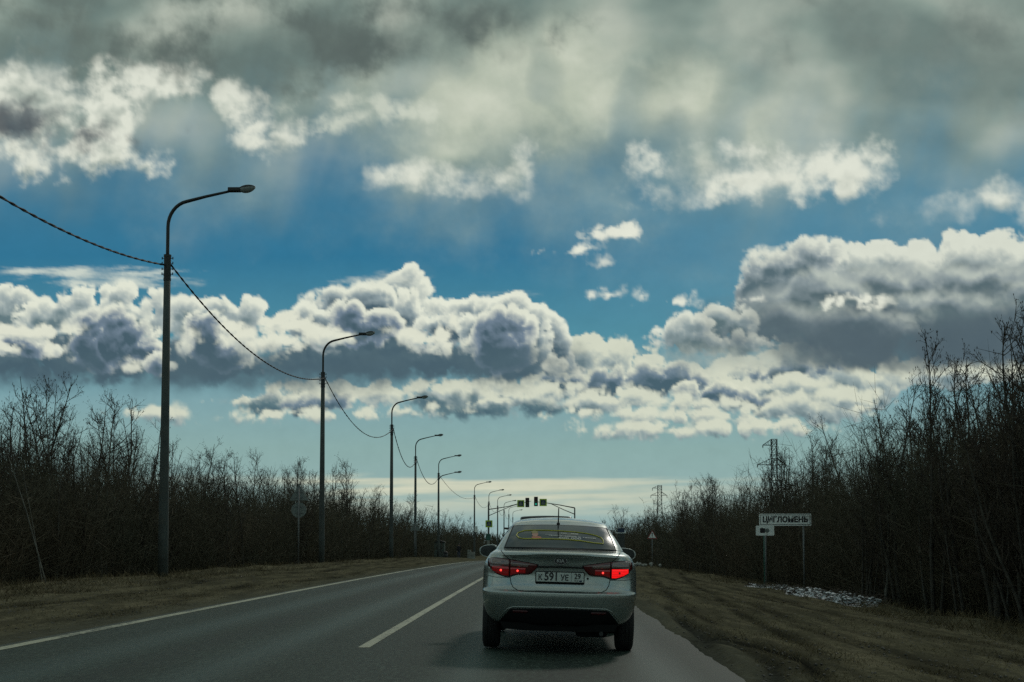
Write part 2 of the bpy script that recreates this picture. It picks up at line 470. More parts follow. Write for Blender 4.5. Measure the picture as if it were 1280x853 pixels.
    heaps([[(1110, 398, 200, 62), (1290, 395, 160, 66)]], [L(84, 94, 112), L(108, 120, 132), L(150, 162, 162)], (0.1, 0.7), (425, 345, 0.5), 0.08, (-0.05, 0.12), bf=1.5, bil=0.14, mott=0.38, mf=0.9, relief=5.0)
    heaps([[(1235, 352, 90, 24)], [(1120, 356, 70, 24)], [(1030, 362, 56, 24), (1000, 372, 40, 20)], [(1300, 372, 70, 26)], [(1180, 384, 80, 20)], [(985, 396, 50, 22)], [(1080, 398, 70, 18)]],
          [L(88, 100, 116), L(132, 146, 150), L(182, 191, 182)], (0.0, 0.34), 'own', -0.06, (-0.02, 0.22), warp=0.2, bf=1.8, bil=0.16, mott=0.3, softv=0.4)
    heaps([[(905, 396, 26, 16), (925, 402, 22, 24), (892, 412, 26, 16)], [(846, 412, 24, 14), (868, 404, 20, 14), (870, 424, 44, 14), (910, 428, 44, 14)]], [L(96, 112, 126), L(146, 162, 164), L(216, 221, 206)], (0.0, 0.24), 'own', 0.0)
    LY([(1080, 424, 165, 20), (1270, 420, 150, 28), (1000, 405, 60, 20), (960, 432, 50, 12)], [L(80, 90, 110), L(88, 98, 116), L(112, 124, 136)], k=0.3, warp=0.2, wf=1.1, bil=0, fine=0.2,
       edge=(-0.25, 0.22), rim=(-0.4, 0.1), relief=0.5, sh=0.2, seed=20.4, opacity=0.75, mott=0.25)
    LY([(930, 450, 60, 8), (880, 446, 40, 8)], [L(120, 136, 140), L(146, 160, 158), L(176, 186, 176)], k=0.2, warp=0.2, wf=1.4, bil=0, fine=0.25, edge=(-0.1, 0.2), rim=(0, 1), relief=0.5, sh=0.2, seed=20.9, opacity=0.7)
    pf = dict(k=0.06, warp=0.13, wf=2.8, bil=0.08, bf=4.5, fine=0.14, edge=(-0.01, 0.07), relief=2.6, sh=0.3, rim=(0.15, 0.5))
    LY([(1085, 373, 40, 4), (1052, 372, 14, 5), (1030, 376, 6, 4), (1115, 378, 26, 2.5), (940, 372, 10, 3), (768, 290, 30, 11), (712, 313, 20, 4), (757, 328, 10, 5), (762, 368, 26, 5), (748, 360, 7, 6), (845, 375, 22, 4)],
       [L(140, 156, 160), L(192, 200, 190), L(224, 227, 212)], seed=21.6, bias=0.16, **pf)
    return img

# the low sky (up to 30 degrees): a far shell whose colours are the numpy clouds
def build_sky():
    st = 0.075
    az = np.arange(-30.0, 30.0 + st / 2, st)
    el = np.arange(29.0, -1.01, -st)
    A, E = np.meshgrid(np.radians(az), np.radians(el))
    dx, dy, dz = np.sin(A) * np.cos(E), np.cos(A) * np.cos(E), np.sin(E)
    cy, sy = math.cos(-YAW), math.sin(-YAW)
    x1, y1 = dx * cy - dy * sy, dx * sy + dy * cy
    cp, sp = math.cos(-PITCH), math.sin(-PITCH)
    y2, z2 = y1 * cp - dz * sp, y1 * sp + dz * cp
    X = ((640 + F * x1 / y2) / 100).astype(np.float32)
    Y = ((600 - F * z2 / y2) / 100).astype(np.float32)
    img = np.clip(paint_sky(X, Y, F * math.radians(st)), 0, 1)
    rad = 3000.0

    def grid(dxyz, col, base):
        n, m = col.shape[:2]
        idx = np.arange(n * m).reshape(n, m) + base
        q = np.stack([idx[:-1, :-1], idx[1:, :-1], idx[1:, 1:], idx[:-1, 1:]], -1).reshape(-1, 4)
        return dxyz.reshape(-1, 3) * rad, q, col.reshape(-1, 3)
    v1, f1, c1 = grid(np.stack([dx, dy, dz], -1), img, 0)
    # the rest of the way round the same weather folds back and forth, coarser
    az2 = np.arange(30.0, 330.01, 0.6)
    el2 = np.arange(29.0, -1.01, -0.6)
    A2, E2 = np.meshgrid(np.radians(az2), np.radians(el2))
    d2 = np.stack([np.sin(A2) * np.cos(E2), np.cos(A2) * np.cos(E2), np.sin(E2)], -1)
    fold = np.abs(((np.degrees(A2) + 30.0) % 120.0) - 60.0)        # 60 at -30, 0 at +30
    ci = np.clip(((60.0 - fold) / st).astype(int), 0, len(az) - 1)
    ri = np.clip(((29.0 - np.degrees(E2)) / st).astype(int), 0, len(el) - 1)
    v2, f2, c2 = grid(d2, img[ri, ci], len(v1))
    V = np.concatenate([v1, v2]); Q = np.concatenate([f1, f2]); Cc = np.concatenate([c1, c2])
    me = bpy.data.meshes.new('sky')
    me.vertices.add(len(V)); me.vertices.foreach_set('co', V.astype(np.float32).ravel())
    me.loops.add(len(Q) * 4); me.loops.foreach_set('vertex_index', Q.astype(np.int32).ravel())
    me.polygons.add(len(Q)); me.polygons.foreach_set('loop_start', (np.arange(len(Q)) * 4).astype(np.int32))
    me.polygons.foreach_set('loop_total', np.full(len(Q), 4, np.int32))
    me.update()
    at = me.color_attributes.new('cloud_colour', 'FLOAT_COLOR', 'POINT')
    at.data.foreach_set('color', np.concatenate([Cc, np.ones((len(Cc), 1))], 1).astype(np.float32).ravel())
    m = bpy.data.materials.new('sky_clouds')
    m.use_nodes = True
    m.cycles.emission_sampling = 'NONE'
    t = m.node_tree
    t.nodes.clear()
    b = NB(t)
    atn = b.n('ShaderNodeAttribute', attribute_name='cloud_colour')
    # the finest fluff of the clouds
    g = b.n('ShaderNodeNewGeometry').outputs['Position']
    nz = b.noise(b.v('MULTIPLY', g, (1, 1, 1.3)), 0.02, 4, 0.6)
    k = b.lerp(nz, 0.25, 0.75, 0.965, 1.035)
    em = b.n('ShaderNodeEmission')
    t.links.new(b.scale(atn.outputs['Color'], k), em.inputs[0])
    out = b.n('ShaderNodeOutputMaterial')
    t.links.new(em.outputs[0], out.inputs[0])
    me.materials.append(m)
    o = bpy.data.objects.new('sky', me)
    COL.objects.link(o)
    o['kind'] = 'structure'


build_sky()

# ------------------------------------------------------------------ helpers
RN = random.Random(11)
NP = np.random.RandomState(5)


def prof(y):
    """height of the road along its length: level, then gently down"""
    y = np.asarray(y, float)
    d = np.clip(y - 150, 0, 60)
    return np.where(y < 20, 0.0, np.where(y < 150, -6e-5 * (y - 20) ** 2, -1.014 - 0.0156 * (d - d * d / 120)))


def road_z(x, y):
    return prof(y) - 0.015 * np.abs(np.asarray(x, float) + 1.96)


_GXN = [-3000, -60, -16, -13, -11.6, -9.8, -8, -6.7, -6.35, -1.96, 1.75, 1.95, 5, 8.0, 8.9, 10.5, 14, 60, 3000]
_GZN = [-0.6, -.5, -.4, -.3, .20, .28, .10, -.05, -.12, -.06, -.115, -.075, -.2, -.33, -.5, -.85, -.8, -.6, -0.6]


def gz(x, y):
    x, y = np.broadcast_arrays(np.asarray(x, float), np.asarray(y, float))
    z = np.interp(x, _GXN, _GZN) + prof(y)
    off = np.clip(np.minimum(np.abs(x + 6.5), np.abs(x - 1.9)) / 1.5, 0, 1) * ((x < -6.5) | (x > 1.9))
    near = np.clip((160 - y) / 60, 0, 1)
    z = z + off * near * (0.07 * fbm(x * 0.35, y * 0.12, 3) + 0.035 * fbm(x * 1.7 + 9, y * 1.2, 4, 0.6))
    # heaps and hollows where the verge meets the brush
    edge = np.exp(-((x + 10.6) / 1.1) ** 2) + np.exp(-((x - 8.2) / 0.9) ** 2)
    z = z + near * edge * 0.22 * fbm(x * 0.5, y * 0.33 + 4, 3)
    return z


def g1(x, y):
    return float(gz(np.array([x]), np.array([y]))[0])


def mat(name, col, rough=0.6, metal=0.0, var=0.12, vscale=8.0, bump=0.0, bscale=40.0, coat=0.0, emit=None, estr=0.0, spec=0.5, col2=None, dirt=None):
    m = bpy.data.materials.new(name)
    m.use_nodes = True
    t = m.node_tree
    b = NB(t)
    bs = t.nodes['Principled BSDF']
    tc = b.n('ShaderNodeTexCoord').outputs['Object']
    n = b.noise(tc, vscale, 4, 0.6)
    c2 = col2 or tuple(c * (1 - 2.2 * var) for c in col)
    c1 = col if col2 else tuple(min(1, c * (1 + 1.2 * var)) for c in col)
    c = b.ramp(n, [(0.32, (*c2, 1)), (0.68, (*c1, 1))])
    if dirt:
        dn = b.noise(tc, dirt[1], 5, 0.65)
        c = b.mix(b.ss(dn, dirt[2], dirt[2] + 0.12, 0, dirt[3]), c, (*dirt[0], 1))
    t.links.new(c, bs.inputs['Base Color'])
    bs.inputs['Metallic'].default_value = metal
    bs.inputs['Specular IOR Level'].default_value = spec
    t.links.new(b.lerp(n, 0.3, 0.7, max(0, rough - 0.06), min(1, rough + 0.06)), bs.inputs['Roughness'])
    bs.inputs['Coat Weight'].default_value = coat
    bs.inputs['Coat Roughness'].default_value = 0.06
    if bump:
        bn = b.n('ShaderNodeBump')
        bn.inputs['Strength'].default_value = bump
        bn.inputs['Distance'].default_value = 0.01
        t.links.new(b.noise(tc, bscale, 5, 0.6), bn.inputs['Height'])
        t.links.new(bn.outputs[0], bs.inputs['Normal'])
    if emit:
        bs.inputs['Emission Color'].default_value = (*emit, 1)
        bs.inputs['Emission Strength'].default_value = estr
    return m


def mk(name, V, Fc, m=None, parent=None, smooth=False, loc=None):
    """link one mesh object; faces may be a list or an (n,3)/(n,4) array"""
    me = bpy.data.meshes.new(name)
    if isinstance(Fc, np.ndarray):
        V = np.asarray(V, np.float32)
        k = Fc.shape[1]
        me.vertices.add(len(V)); me.vertices.foreach_set('co', V.ravel())
        me.loops.add(len(Fc) * k); me.loops.foreach_set('vertex_index', Fc.astype(np.int32).ravel())
        me.polygons.add(len(Fc)); me.polygons.foreach_set('loop_start', (np.arange(len(Fc)) * k).astype(np.int32))
        me.polygons.foreach_set('loop_total', np.full(len(Fc), k, np.int32))
        me.update()
    else:
        me.from_pydata([tuple(v) for v in V], [], Fc)
        me.update()
    if smooth:
        me.polygons.foreach_set('use_smooth', [True] * len(me.polygons))
    if m:
        me.materials.append(m)
    o = bpy.data.objects.new(name, me)
    COL.objects.link(o)
    if parent:
        o.parent = parent
    if loc is not None:
        o.location = loc
    return o


def bm_obj(name, bm, m=None, parent=None, smooth=False, loc=None):
    me = bpy.data.meshes.new(name)
    bmesh.ops.recalc_face_normals(bm, faces=bm.faces)
    bm.to_mesh(me)
    bm.free()
    if smooth:
        me.polygons.foreach_set('use_smooth', [True] * len(me.polygons))
    if m:
        me.materials.append(m)
    o = bpy.data.objects.new(name, me)
    COL.objects.link(o)
    if parent:
        o.parent = parent
    if loc is not None:
        o.location = loc
    return o


def empty(name, loc, label, cat, group=None, rz=0.0):
    o = bpy.data.objects.new(name, None)
    COL.objects.link(o)
    o.location = loc
    o.rotation_euler = (0, 0, rz)
    o.empty_display_size = 0.3
    tag(o, label, cat, group)
    return o


def tag(o, label, cat, group=None, kind=None):
    if label:
        o['label'] = label
    if cat:
        o['category'] = cat
    if group:
        o['group'] = group
    if kind:
        o['kind'] = kind
    return o


def copy_tree(o, parent=None):
    c = o.copy()
    COL.objects.link(c)
    if parent:
        c.parent = parent
    for ch in list(o.children):
        copy_tree(ch, c)
    return c


def box(bm, c, s, rot=None, bev=0.0):
    r = bmesh.ops.create_cube(bm, size=1.0)
    vs_ = r['verts']
    bmesh.ops.scale(bm, vec=s, verts=vs_)
    if bev:
        es = list({e for v in vs_ for e in v.link_edges})
        q = bmesh.ops.bevel(bm, geom=es, offset=bev, segments=2, affect='EDGES', profile=0.6)
        vs_ = list({v for f in q['faces'] for v in f.verts} | {v for v in vs_ if v.is_valid})
    if rot is not None:
        bmesh.ops.rotate(bm, cent=(0, 0, 0), matrix=rot, verts=vs_)
    bmesh.ops.translate(bm, vec=c, verts=vs_)
    return vs_


def tube(bm, pts, rad, seg=8, caps=True):
    pts = [Vector(p) for p in pts]
    if not hasattr(rad, '__len__'):
        rad = [rad] * len(pts)
    rings = []
    up = Vector((0, 0, 1))
    prev = None
    for i, p in enumerate(pts):
        d = (pts[min(i + 1, len(pts) - 1)] - pts[max(i - 1, 0)]).normalized()
        if prev is None:
            a = d.cross(up if abs(d.z) < 0.95 else Vector((1, 0, 0))).normalized()
        else:
            a = (prev - d * prev.dot(d)).normalized()
        prev = a
        b = d.cross(a)
        rings.append([bm.verts.new(p + (a * math.cos(2 * math.pi * k / seg) + b * math.sin(2 * math.pi * k / seg)) * rad[i]) for k in range(seg)])
    for i in range(len(rings) - 1):
        for k in range(seg):
            bm.faces.new((rings[i][k], rings[i][(k + 1) % seg], rings[i + 1][(k + 1) % seg], rings[i + 1][k]))
    if caps:
        bm.faces.new(rings[0][::-1])
        bm.faces.new(rings[-1])


def prism(bm, poly, y0, y1):
    """poly in x,z pulled along y"""
    a = [bm.verts.new((x, y0, z)) for x, z in poly]
    b = [bm.verts.new((x, y1, z)) for x, z in poly]
    n = len(poly)
    bm.faces.new(a)
    bm.faces.new(b[::-1])
    for i in range(n):
        bm.faces.new((a[i], b[i], b[(i + 1) % n], a[(i + 1) % n]))


def rrect(w, h, r, n=4, cx=0, cz=0):
    out = []
    for (sx, sz, a0) in ((1, 1, 0), (-1, 1, 90), (-1, -1, 180), (1, -1, 270)):
        for i in range(n + 1):
            a = R(a0 + 90 * i / n)
            out.append((cx + sx * (w / 2 - r) + r * math.cos(a), cz + sz * (h / 2 - r) + r * math.sin(a)))
    return out


def text_obj(name, s, size, m, parent, loc, ext=0.002, sx=1.0, align='CENTER', bold=0.0, rot=(R(90), 0, 0)):
    """flat printed lettering facing -y"""
    cu = bpy.data.curves.new(name, 'FONT')
    cu.body = s
    cu.size = size
    cu.extrude = ext
    cu.offset = bold
    cu.resolution_u = 3
    cu.align_x = align
    cu.align_y = 'CENTER'
    tmp = bpy.data.objects.new(name, cu)
    COL.objects.link(tmp)
    dg = bpy.context.evaluated_depsgraph_get()
    me = bpy.data.meshes.new_from_object(tmp.evaluated_get(dg))
    bpy.data.objects.remove(tmp)
    me.name = name
    me.materials.clear()
    me.materials.append(m)
    o = bpy.data.objects.new(name, me)
    COL.objects.link(o)
    o.parent = parent
    o.location = loc
    o.rotation_euler = rot
    o.scale = (sx, 1, 1)
    return o


def at_px(px, py, d):
    """world point seen at a photo point, at distance d along the road"""
    v = px_dir(px, py)
    return Vector((0, 0, CAM_Z)) + v * (d / v.y)


def base_at(px, d):
    p = at_px(px, 700, d)
    return Vector((p.x, d, g1(p.x, d)))

# ------------------------------------------------------------------ ground, road, markings
def build_ground():
    xs = np.concatenate([[-3000, -900, -300, -120, -60, -40, -28], np.arange(-20, -14, 0.6), np.arange(-14, -6, 0.16), [-6.5, -6.35, -5, -1.96, 0, 1.3, 1.75, 1.85],
                         np.arange(1.95, 9, 0.075), np.arange(9, 12, 0.15), np.arange(12, 20, 0.7), [24, 32, 50, 90, 200, 500, 1200, 3000]])
    ys = np.concatenate([[-400, -100, -30, -8, 0, 4], np.arange(6, 9, 0.5), np.arange(9, 27, 0.11), np.arange(27, 45, 0.25), np.arange(45, 90, 0.5), np.arange(90, 240, 2.5), [250, 270, 300, 350, 420, 520, 700, 1000, 1800, 3200]])
    X, Y = np.meshgrid(xs, ys)
    Z = gz(X, Y)
    # ruts pressed into the right shoulder by turning wheels
    mud = np.zeros(X.shape)
    paths = []
    for pp in ([(835, 760), (862, 785), (885, 800), (930, 812), (963, 828), (968, 840), (958, 862)], [(850, 775), (875, 795), (890, 820), (905, 865)],
               [(868, 792), (915, 801), (960, 812), (1005, 828), (1036, 862)], [(858, 800), (880, 830), (892, 865)]):
        q = []
        for a, b in zip(pp[:-1], pp[1:]):
            for t in range(5):
                u_, v_ = a[0] + (b[0] - a[0]) * t / 5, a[1] + (b[1] - a[1]) * t / 5
                d_ = F * 1.27 / (v_ - 679)
                q.append(((u_ - 677) / F * d_, d_))
        paths.append(q)
    for k, (x0, x1, x2) in enumerate(((2.3, 3.0, 5.6), (2.9, 4.4, 7.0), (3.9, 4.9, 5.2), (5.4, 6.2, 6.0), (4.6, 3.6, 3.1), (6.3, 5.3, 4.4))):
        paths.append([(x0 + (x1 - x0) * t / 20 * 2 * (1 - t / 20) + (x2 - x0) * (t / 20) ** 2, 9 + t * 2.6) for t in range(21)])
    for x0 in (-7.3, -8.5, -9.3):
        paths.append([(x0 + 0.3 * math.sin(t * 0.7 + x0), 10 + t * 2.5) for t in range(30)])
    for i, pth in enumerate(paths):
        P_ = np.array(pth)
        wid = 0.13 if i < 4 else 0.17
        best = np.full(X.shape, 9.0)
        for j in range(len(P_) - 1):
            a, b = P_[j], P_[j + 1]
            ab = b - a
            t = np.clip(((X - a[0]) * ab[0] + (Y - a[1]) * ab[1]) / (ab @ ab), 0, 1)
            best = np.minimum(best, np.hypot(X - a[0] - t * ab[0], Y - a[1] - t * ab[1]))
        k = np.exp(-(best / wid) ** 2) * (1.0 if i < 4 else 0.7) * np.clip((0.9 if i < 4 else 0.6) + 1.5 * fbm(X * 0.8 + i, Y * 0.25, 3), 0, 1)
        mud = np.maximum(mud, k)
        Z -= (0.055 if i < 4 else 0.028) * k * ((X > 1.9) | (X < -6.6))
        Z += (0.016 if i < 4 else 0.007) * np.exp(-((best - 2.1 * wid) / (0.7 * wid)) ** 2) * ((X > 1.95) | (X < -6.6))
    n, m_ = X.shape
    idx = np.arange(n * m_).reshape(n, m_)
    Q = np.stack([idx[:-1, :-1], idx[:-1, 1:], idx[1:, 1:], idx[1:, :-1]], -1).reshape(-1, 4)
    o = mk('ground', np.stack([X, Y, Z], -1).reshape(-1, 3), Q, None, smooth=True)
    a = o.data.attributes.new('mud', 'FLOAT', 'POINT')
    a.data.foreach_set('value', mud.astype(np.float32).ravel())
    o['kind'] = 'structure'
    m = bpy.data.materials.new('verge_soil')
    m.use_nodes = True
    t = m.node_tree
    b = NB(t)
    bs = t.nodes['Principled BSDF']
    pos = b.n('ShaderNodeNewGeometry').outputs['Position']
    stretch = b.v('MULTIPLY', pos, (1.0, 0.35, 1))
    n1 = b.noise(stretch, 0.9, 5, 0.6)
    n2 = b.noise(pos, 9.0, 6, 0.7)
    n3 = b.noise(b.v('MULTIPLY', pos, (1, 0.12, 1)), 3.2, 5, 0.6)
    soil = b.ramp(n1, [(0.34, (0.092, 0.086, 0.054, 1)), (0.5, (0.132, 0.119, 0.074, 1)), (0.66, (0.174, 0.152, 0.096, 1))])
    fine = b.ramp(b.m('ADD', b.m('MULTIPLY', n2, 0.6), b.m('MULTIPLY', b.noise(pos, 28.0, 4, 0.7), 0.4)), [(0.38, (0.024, 0.023, 0.016, 1)), (0.52, (0.112, 0.102, 0.068, 1)), (0.64, (0.28, 0.245, 0.17, 1))])
    c = b.mix(0.45, soil, fine)
    c = b.mix(b.ss(n3, 0.42, 0.60, 0, 0.55), c, (0.042, 0.040, 0.029, 1))
    at = b.n('ShaderNodeAttribute', attribute_name='mud')
    c = b.mix(b.m('MULTIPLY', at.outputs['Fac'], 1.0, clamp=True), c, (0.012, 0.012, 0.010, 1))
    sx = b.n('ShaderNodeSeparateXYZ')
    t.links.new(pos, sx.inputs[0])
    # sand and grit along the pavement, dead leaves and dark litter under the brush
    grit = b.m('MULTIPLY', b.ss(sx.outputs[0], 1.9, 2.7, 1, 0), b.ss(sx.outputs[0], 0.5, 1.6, 0, 1))
    grit2 = b.m('MULTIPLY', b.ss(sx.outputs[0], -7.3, -6.5, 0, 1), b.ss(sx.outputs[0], -6.0, -5.0, 1, 0))
    c = b.mix(b.m('MULTIPLY', b.m('MAXIMUM', grit, grit2), b.ss(n2, 0.3, 0.7, 0.2, 0.75)), c, (0.090, 0.094, 0.076, 1))
    wood = b.m('MAXIMUM', b.ss(sx.outputs[0], 8.6, 9.8, 0, 1), b.ss(sx.outputs[0], -12.6, -11.4, 1, 0))
    c = b.mix(b.m('MULTIPLY', wood, 0.85), c, (0.050, 0.045, 0.030, 1))
    t.links.new(c, bs.inputs['Base Color'])
    bs.inputs['Roughness'].default_value = 0.92
    bs.inputs['Specular IOR Level'].default_value = 0.0
    bn = b.n('ShaderNodeBump')
    bn.inputs['Strength'].default_value = 0.9
    bn.inputs['Distance'].default_value = 0.03
    t.links.new(b.m('ADD', n2, b.m('MULTIPLY', n3, 0.8)), bn.inputs['Height'])
    t.links.new(bn.outputs[0], bs.inputs['Normal'])
    o.data.materials.append(m)


build_ground()


def strip(name, xl, xr, ys, dz, m, kind='structure', side=True):
    """ribbon lying on the road surface; xl and xr are functions of y"""
    V, Fc = [], []
    nx = 9 if (xr(20) - xl(20)) > 2 else 2
    for y in ys:
        a, b = xl(y), xr(y)
        xs = np.linspace(a, b, nx)
        if nx > 2:
            xs = np.array([a, a + .1, -5, -3.5, -1.96, -0.6, 0.7, b - .1, b])
        for x in xs:
            V.append((x, y, float(road_z(x, y)) + dz))
        if side:
            V[-nx] = (a, y, V[-nx][2]); V.append((b, y, V[-1][2] - 0.08)); V.append((a, y, V[-1 - nx][2] - 0.08))
    w = nx + (2 if side else 0)
    for j in range(len(ys) - 1):
        for i in range(nx - 1):
            p = j * w + i
            Fc.append((p, p + 1, p + 1 + w, p + w))
        if side:
            p = j * w + nx - 1
            Fc.append((p, p + 1, p + 1 + w, p + w))
            q, s_ = j * w + nx + 1, j * w
            Fc.append((q, s_, s_ + w, q + w))
    o = mk(name, V, Fc, m)
    if kind:
        o['kind'] = kind
    return o


def build_road():
    m = bpy.data.materials.new('asphalt')
    m.use_nodes = True
    t = m.node_tree
    b = NB(t)
    bs = t.nodes['Principled BSDF']
    pos = b.n('ShaderNodeNewGeometry').outputs['Position']
    sx = b.n('ShaderNodeSeparateXYZ')
    t.links.new(pos, sx.inputs[0])
    grain = b.m('ADD', b.m('MULTIPLY', b.noise(pos, 60, 3, 0.7), 0.4), b.m('MULTIPLY', b.noise(b.v('MULTIPLY', pos, (1, 0.35, 1)), 22, 5, 0.8), 0.6))
    patch = b.noise(b.v('MULTIPLY', pos, (1, 0.18, 1)), 1.1, 5, 0.55)
    along = b.noise(b.v('MULTIPLY', pos, (1, 0.03, 1)), 2.4, 4, 0.5)
    c = b.ramp(grain, [(0.40, (0.009, 0.015, 0.011, 1)), (0.5, (0.027, 0.040, 0.030, 1)), (0.60, (0.080, 0.105, 0.084, 1))])
    c = b.mix(b.ss(patch, 0.35, 0.65, 0, 0.35), c, (0.026, 0.034, 0.021, 1))
    # wheel tracks polished lighter, an oily darker stripe between them
    def band(x0, w):
        d = b.m('ABSOLUTE', b.m('SUBTRACT', sx.outputs[0], x0))
        return b.ss(d, 0.0, w, 1, 0)
    tr = b.m('MAXIMUM', b.m('MAXIMUM', band(-0.65, 0.5), band(1.05, 0.5)), b.m('MAXIMUM', band(-3.0, 0.55), band(-4.75, 0.6)))
    c = b.mix(b.m('MULTIPLY', tr, b.ss(along, 0.3, 0.6, 0.2, 0.6)), c, (0.058, 0.086, 0.071, 1))
    oil = b.m('MAXIMUM', band(0.2, 0.35), band(-3.9, 0.4))
    c = b.mix(b.m('MULTIPLY', oil, 0.3), c, (0.022, 0.026, 0.024, 1))
    dust = b.m('MAXIMUM', b.ss(sx.outputs[0], -6.1, -6.4, 0, 1), b.ss(sx.outputs[0], 1.3, 1.75, 0, 1))
    c = b.mix(b.m('MULTIPLY', dust, b.ss(grain, 0.3, 0.6, 0.1, 0.6)), c, (0.075, 0.076, 0.06, 1))
    # tar-filled cracks and patches along the centre joint
    vo = b.n('ShaderNodeTexVoronoi', feature='DISTANCE_TO_EDGE')
    t.links.new(b.v('ADD', b.v('MULTIPLY', pos, (0.6, 0.22, 1)), b.scale(b.noise(pos, 1.3, 4, 0.6, col=True), 0.35)), vo.inputs['Vector'])
    vo.inputs['Scale'].default_value = 0.8
    cr = b.m('MULTIPLY', b.ss(vo.outputs['Distance'], 0.0, 0.006, 1, 0), b.ss(patch, 0.48, 0.6, 0, 0.7))
    c = b.mix(cr, c, (0.012, 0.013, 0.012, 1))
    t.links.new(c, bs.inputs['Base Color'])
    t.links.new(b.m('SUBTRACT', b.lerp(grain, 0.3, 0.7, 0.62, 0.78), b.m('MULTIPLY', tr, 0.12)), bs.inputs['Roughness'])
    bs.inputs['Specular IOR Level'].default_value = 0.16
    bn = b.n('ShaderNodeBump')
    bn.inputs['Strength'].default_value = 0.6
    bn.inputs['Distance'].default_value = 0.006
    t.links.new(grain, bn.inputs['Height'])
    t.links.new(bn.outputs[0], bs.inputs['Normal'])
    ys = list(np.concatenate([np.arange(-30, 8, 4.0), np.arange(8, 45, 0.25), np.arange(45, 110, 1.0), np.arange(110, 700, 6.0)]))
    rag = lambda y, s: 0.05 * float(fbm(np.array([y * 0.5 + s]), np.array([s * 1.0]), 3)[0]) + 0.05 * float(fbm(np.array([y * 3.1 + s]), np.array([s + 4.0]), 4, 0.6)[0])
    strip('road', lambda y: -6.45 + 0.5 * rag(y, 3), lambda y: 1.78 + 1.3 * rag(y, 8), ys, 0.0, m)

    def paint(name, worn):
        pm = bpy.data.materials.new(name)
        pm.use_nodes = True
        t = pm.node_tree
        b = NB(t)
        bs = t.nodes['Principled BSDF']
        pos = b.n('ShaderNodeNewGeometry').outputs['Position']
        n = b.noise(pos, 14, 6, 0.75)
        n2 = b.noise(b.v('MULTIPLY', pos, (1, 0.3, 1)), 2.0, 4, 0.6)
        k = b.m('ADD', b.m('MULTIPLY', n, 0.65), b.m('MULTIPLY', n2, 0.35))
        c = b.mix(b.ss(k, worn, worn + 0.10), (0.030, 0.042, 0.032, 1), b.ramp(n, [(0.3, (0.30, 0.30, 0.21, 1)), (0.7, (0.42, 0.41, 0.30, 1))]))
        t.links.new(c, bs.inputs['Base Color'])
        bs.inputs['Roughness'].default_value = 0.7
        return pm
    ys2 = [y for y in ys if y >= 4]
    strip('edge_line', lambda y: -6.30, lambda y: -6.10, ys2, 0.004, paint('edge_line_paint', 0.405), side=False)
    ys3 = [13.2] + [y for y in ys if 13.3 < y < 185]
    strip('centre_line', lambda y: -2.02, lambda y: -1.89, ys3, 0.004, paint('centre_line_paint', 0.395), side=False)

    # pedestrian crossing under the lights
    for k in range(7):
        x0 = -5.6 + k * 1.0
        strip('crossing_stripe', lambda y, x0=x0: x0, lambda y, x0=x0: x0 + 0.45, [186, 188, 190], 0.004, bpy.data.materials['edge_line_paint'], side=False)


build_road()

# ------------------------------------------------------------------ bare trees and brush
M_BARK = mat('bark', (0.080, 0.074, 0.060), 0.9, var=0.25, vscale=6, spec=0.2)
M_PALE = mat('pale_bark', (0.13, 0.13, 0.11), 0.85, var=0.3, vscale=5, spec=0.2)
M_TWIG = mat('twig_bark', (0.070, 0.056, 0.042), 0.9, var=0.25, vscale=3, spec=0.2)
M_BRUSH = mat('brush_bark', (0.125, 0.100, 0.068), 0.9, var=0.1, vscale=0.25, spec=0.1, col2=(0.078, 0.080, 0.056))


def frusta(S, seg=3):
    """S: rows of p0(3) p1(3) r0 r1 -> vertices and quads of little tubes"""
    S = np.asarray(S, float)
    p0, p1, r0, r1 = S[:, :3], S[:, 3:6], S[:, 6:7], S[:, 7:8]
    d = p1 - p0
    d /= np.linalg.norm(d, axis=1, keepdims=True) + 1e-9
    ref = np.where(np.abs(d[:, 2:3]) < 0.9, np.array([[0, 0, 1.0]]), np.array([[1.0, 0, 0]]))
    a = np.cross(d, ref); a /= np.linalg.norm(a, axis=1, keepdims=True)
    b = np.cross(d, a)
    rings = []
    for p, r in ((p0, r0), (p1, r1)):
        for k in range(seg):
            t = 2 * math.pi * k / seg
            rings.append(p + r * (a * math.cos(t) + b * math.sin(t)))
    V = np.stack(rings, 1).reshape(-1, 3)
    base = np.arange(len(S))[:, None] * 2 * seg
    Q = np.concatenate([base + np.array([[k, (k + 1) % seg, seg + (k + 1) % seg, seg + k]]) for k in range(seg)])
    return V, Q


def slivers(S, rs):
    """thin three-cornered twigs: p0(3) p1(3) r"""
    S = np.asarray(S, float)
    p0, p1, r = S[:, :3], S[:, 3:6], S[:, 6:7]
    d = p1 - p0
    q = rs.normal(size=d.shape)
    a = np.cross(d, q); a /= np.linalg.norm(a, axis=1, keepdims=True) + 1e-9
    V = np.stack([p0 + a * r, p0 - a * r, p1 - a * r * 0.25, p1 + a * r * 0.25], 1).reshape(-1, 3)
    return V, np.arange(len(V)).reshape(-1, 4)


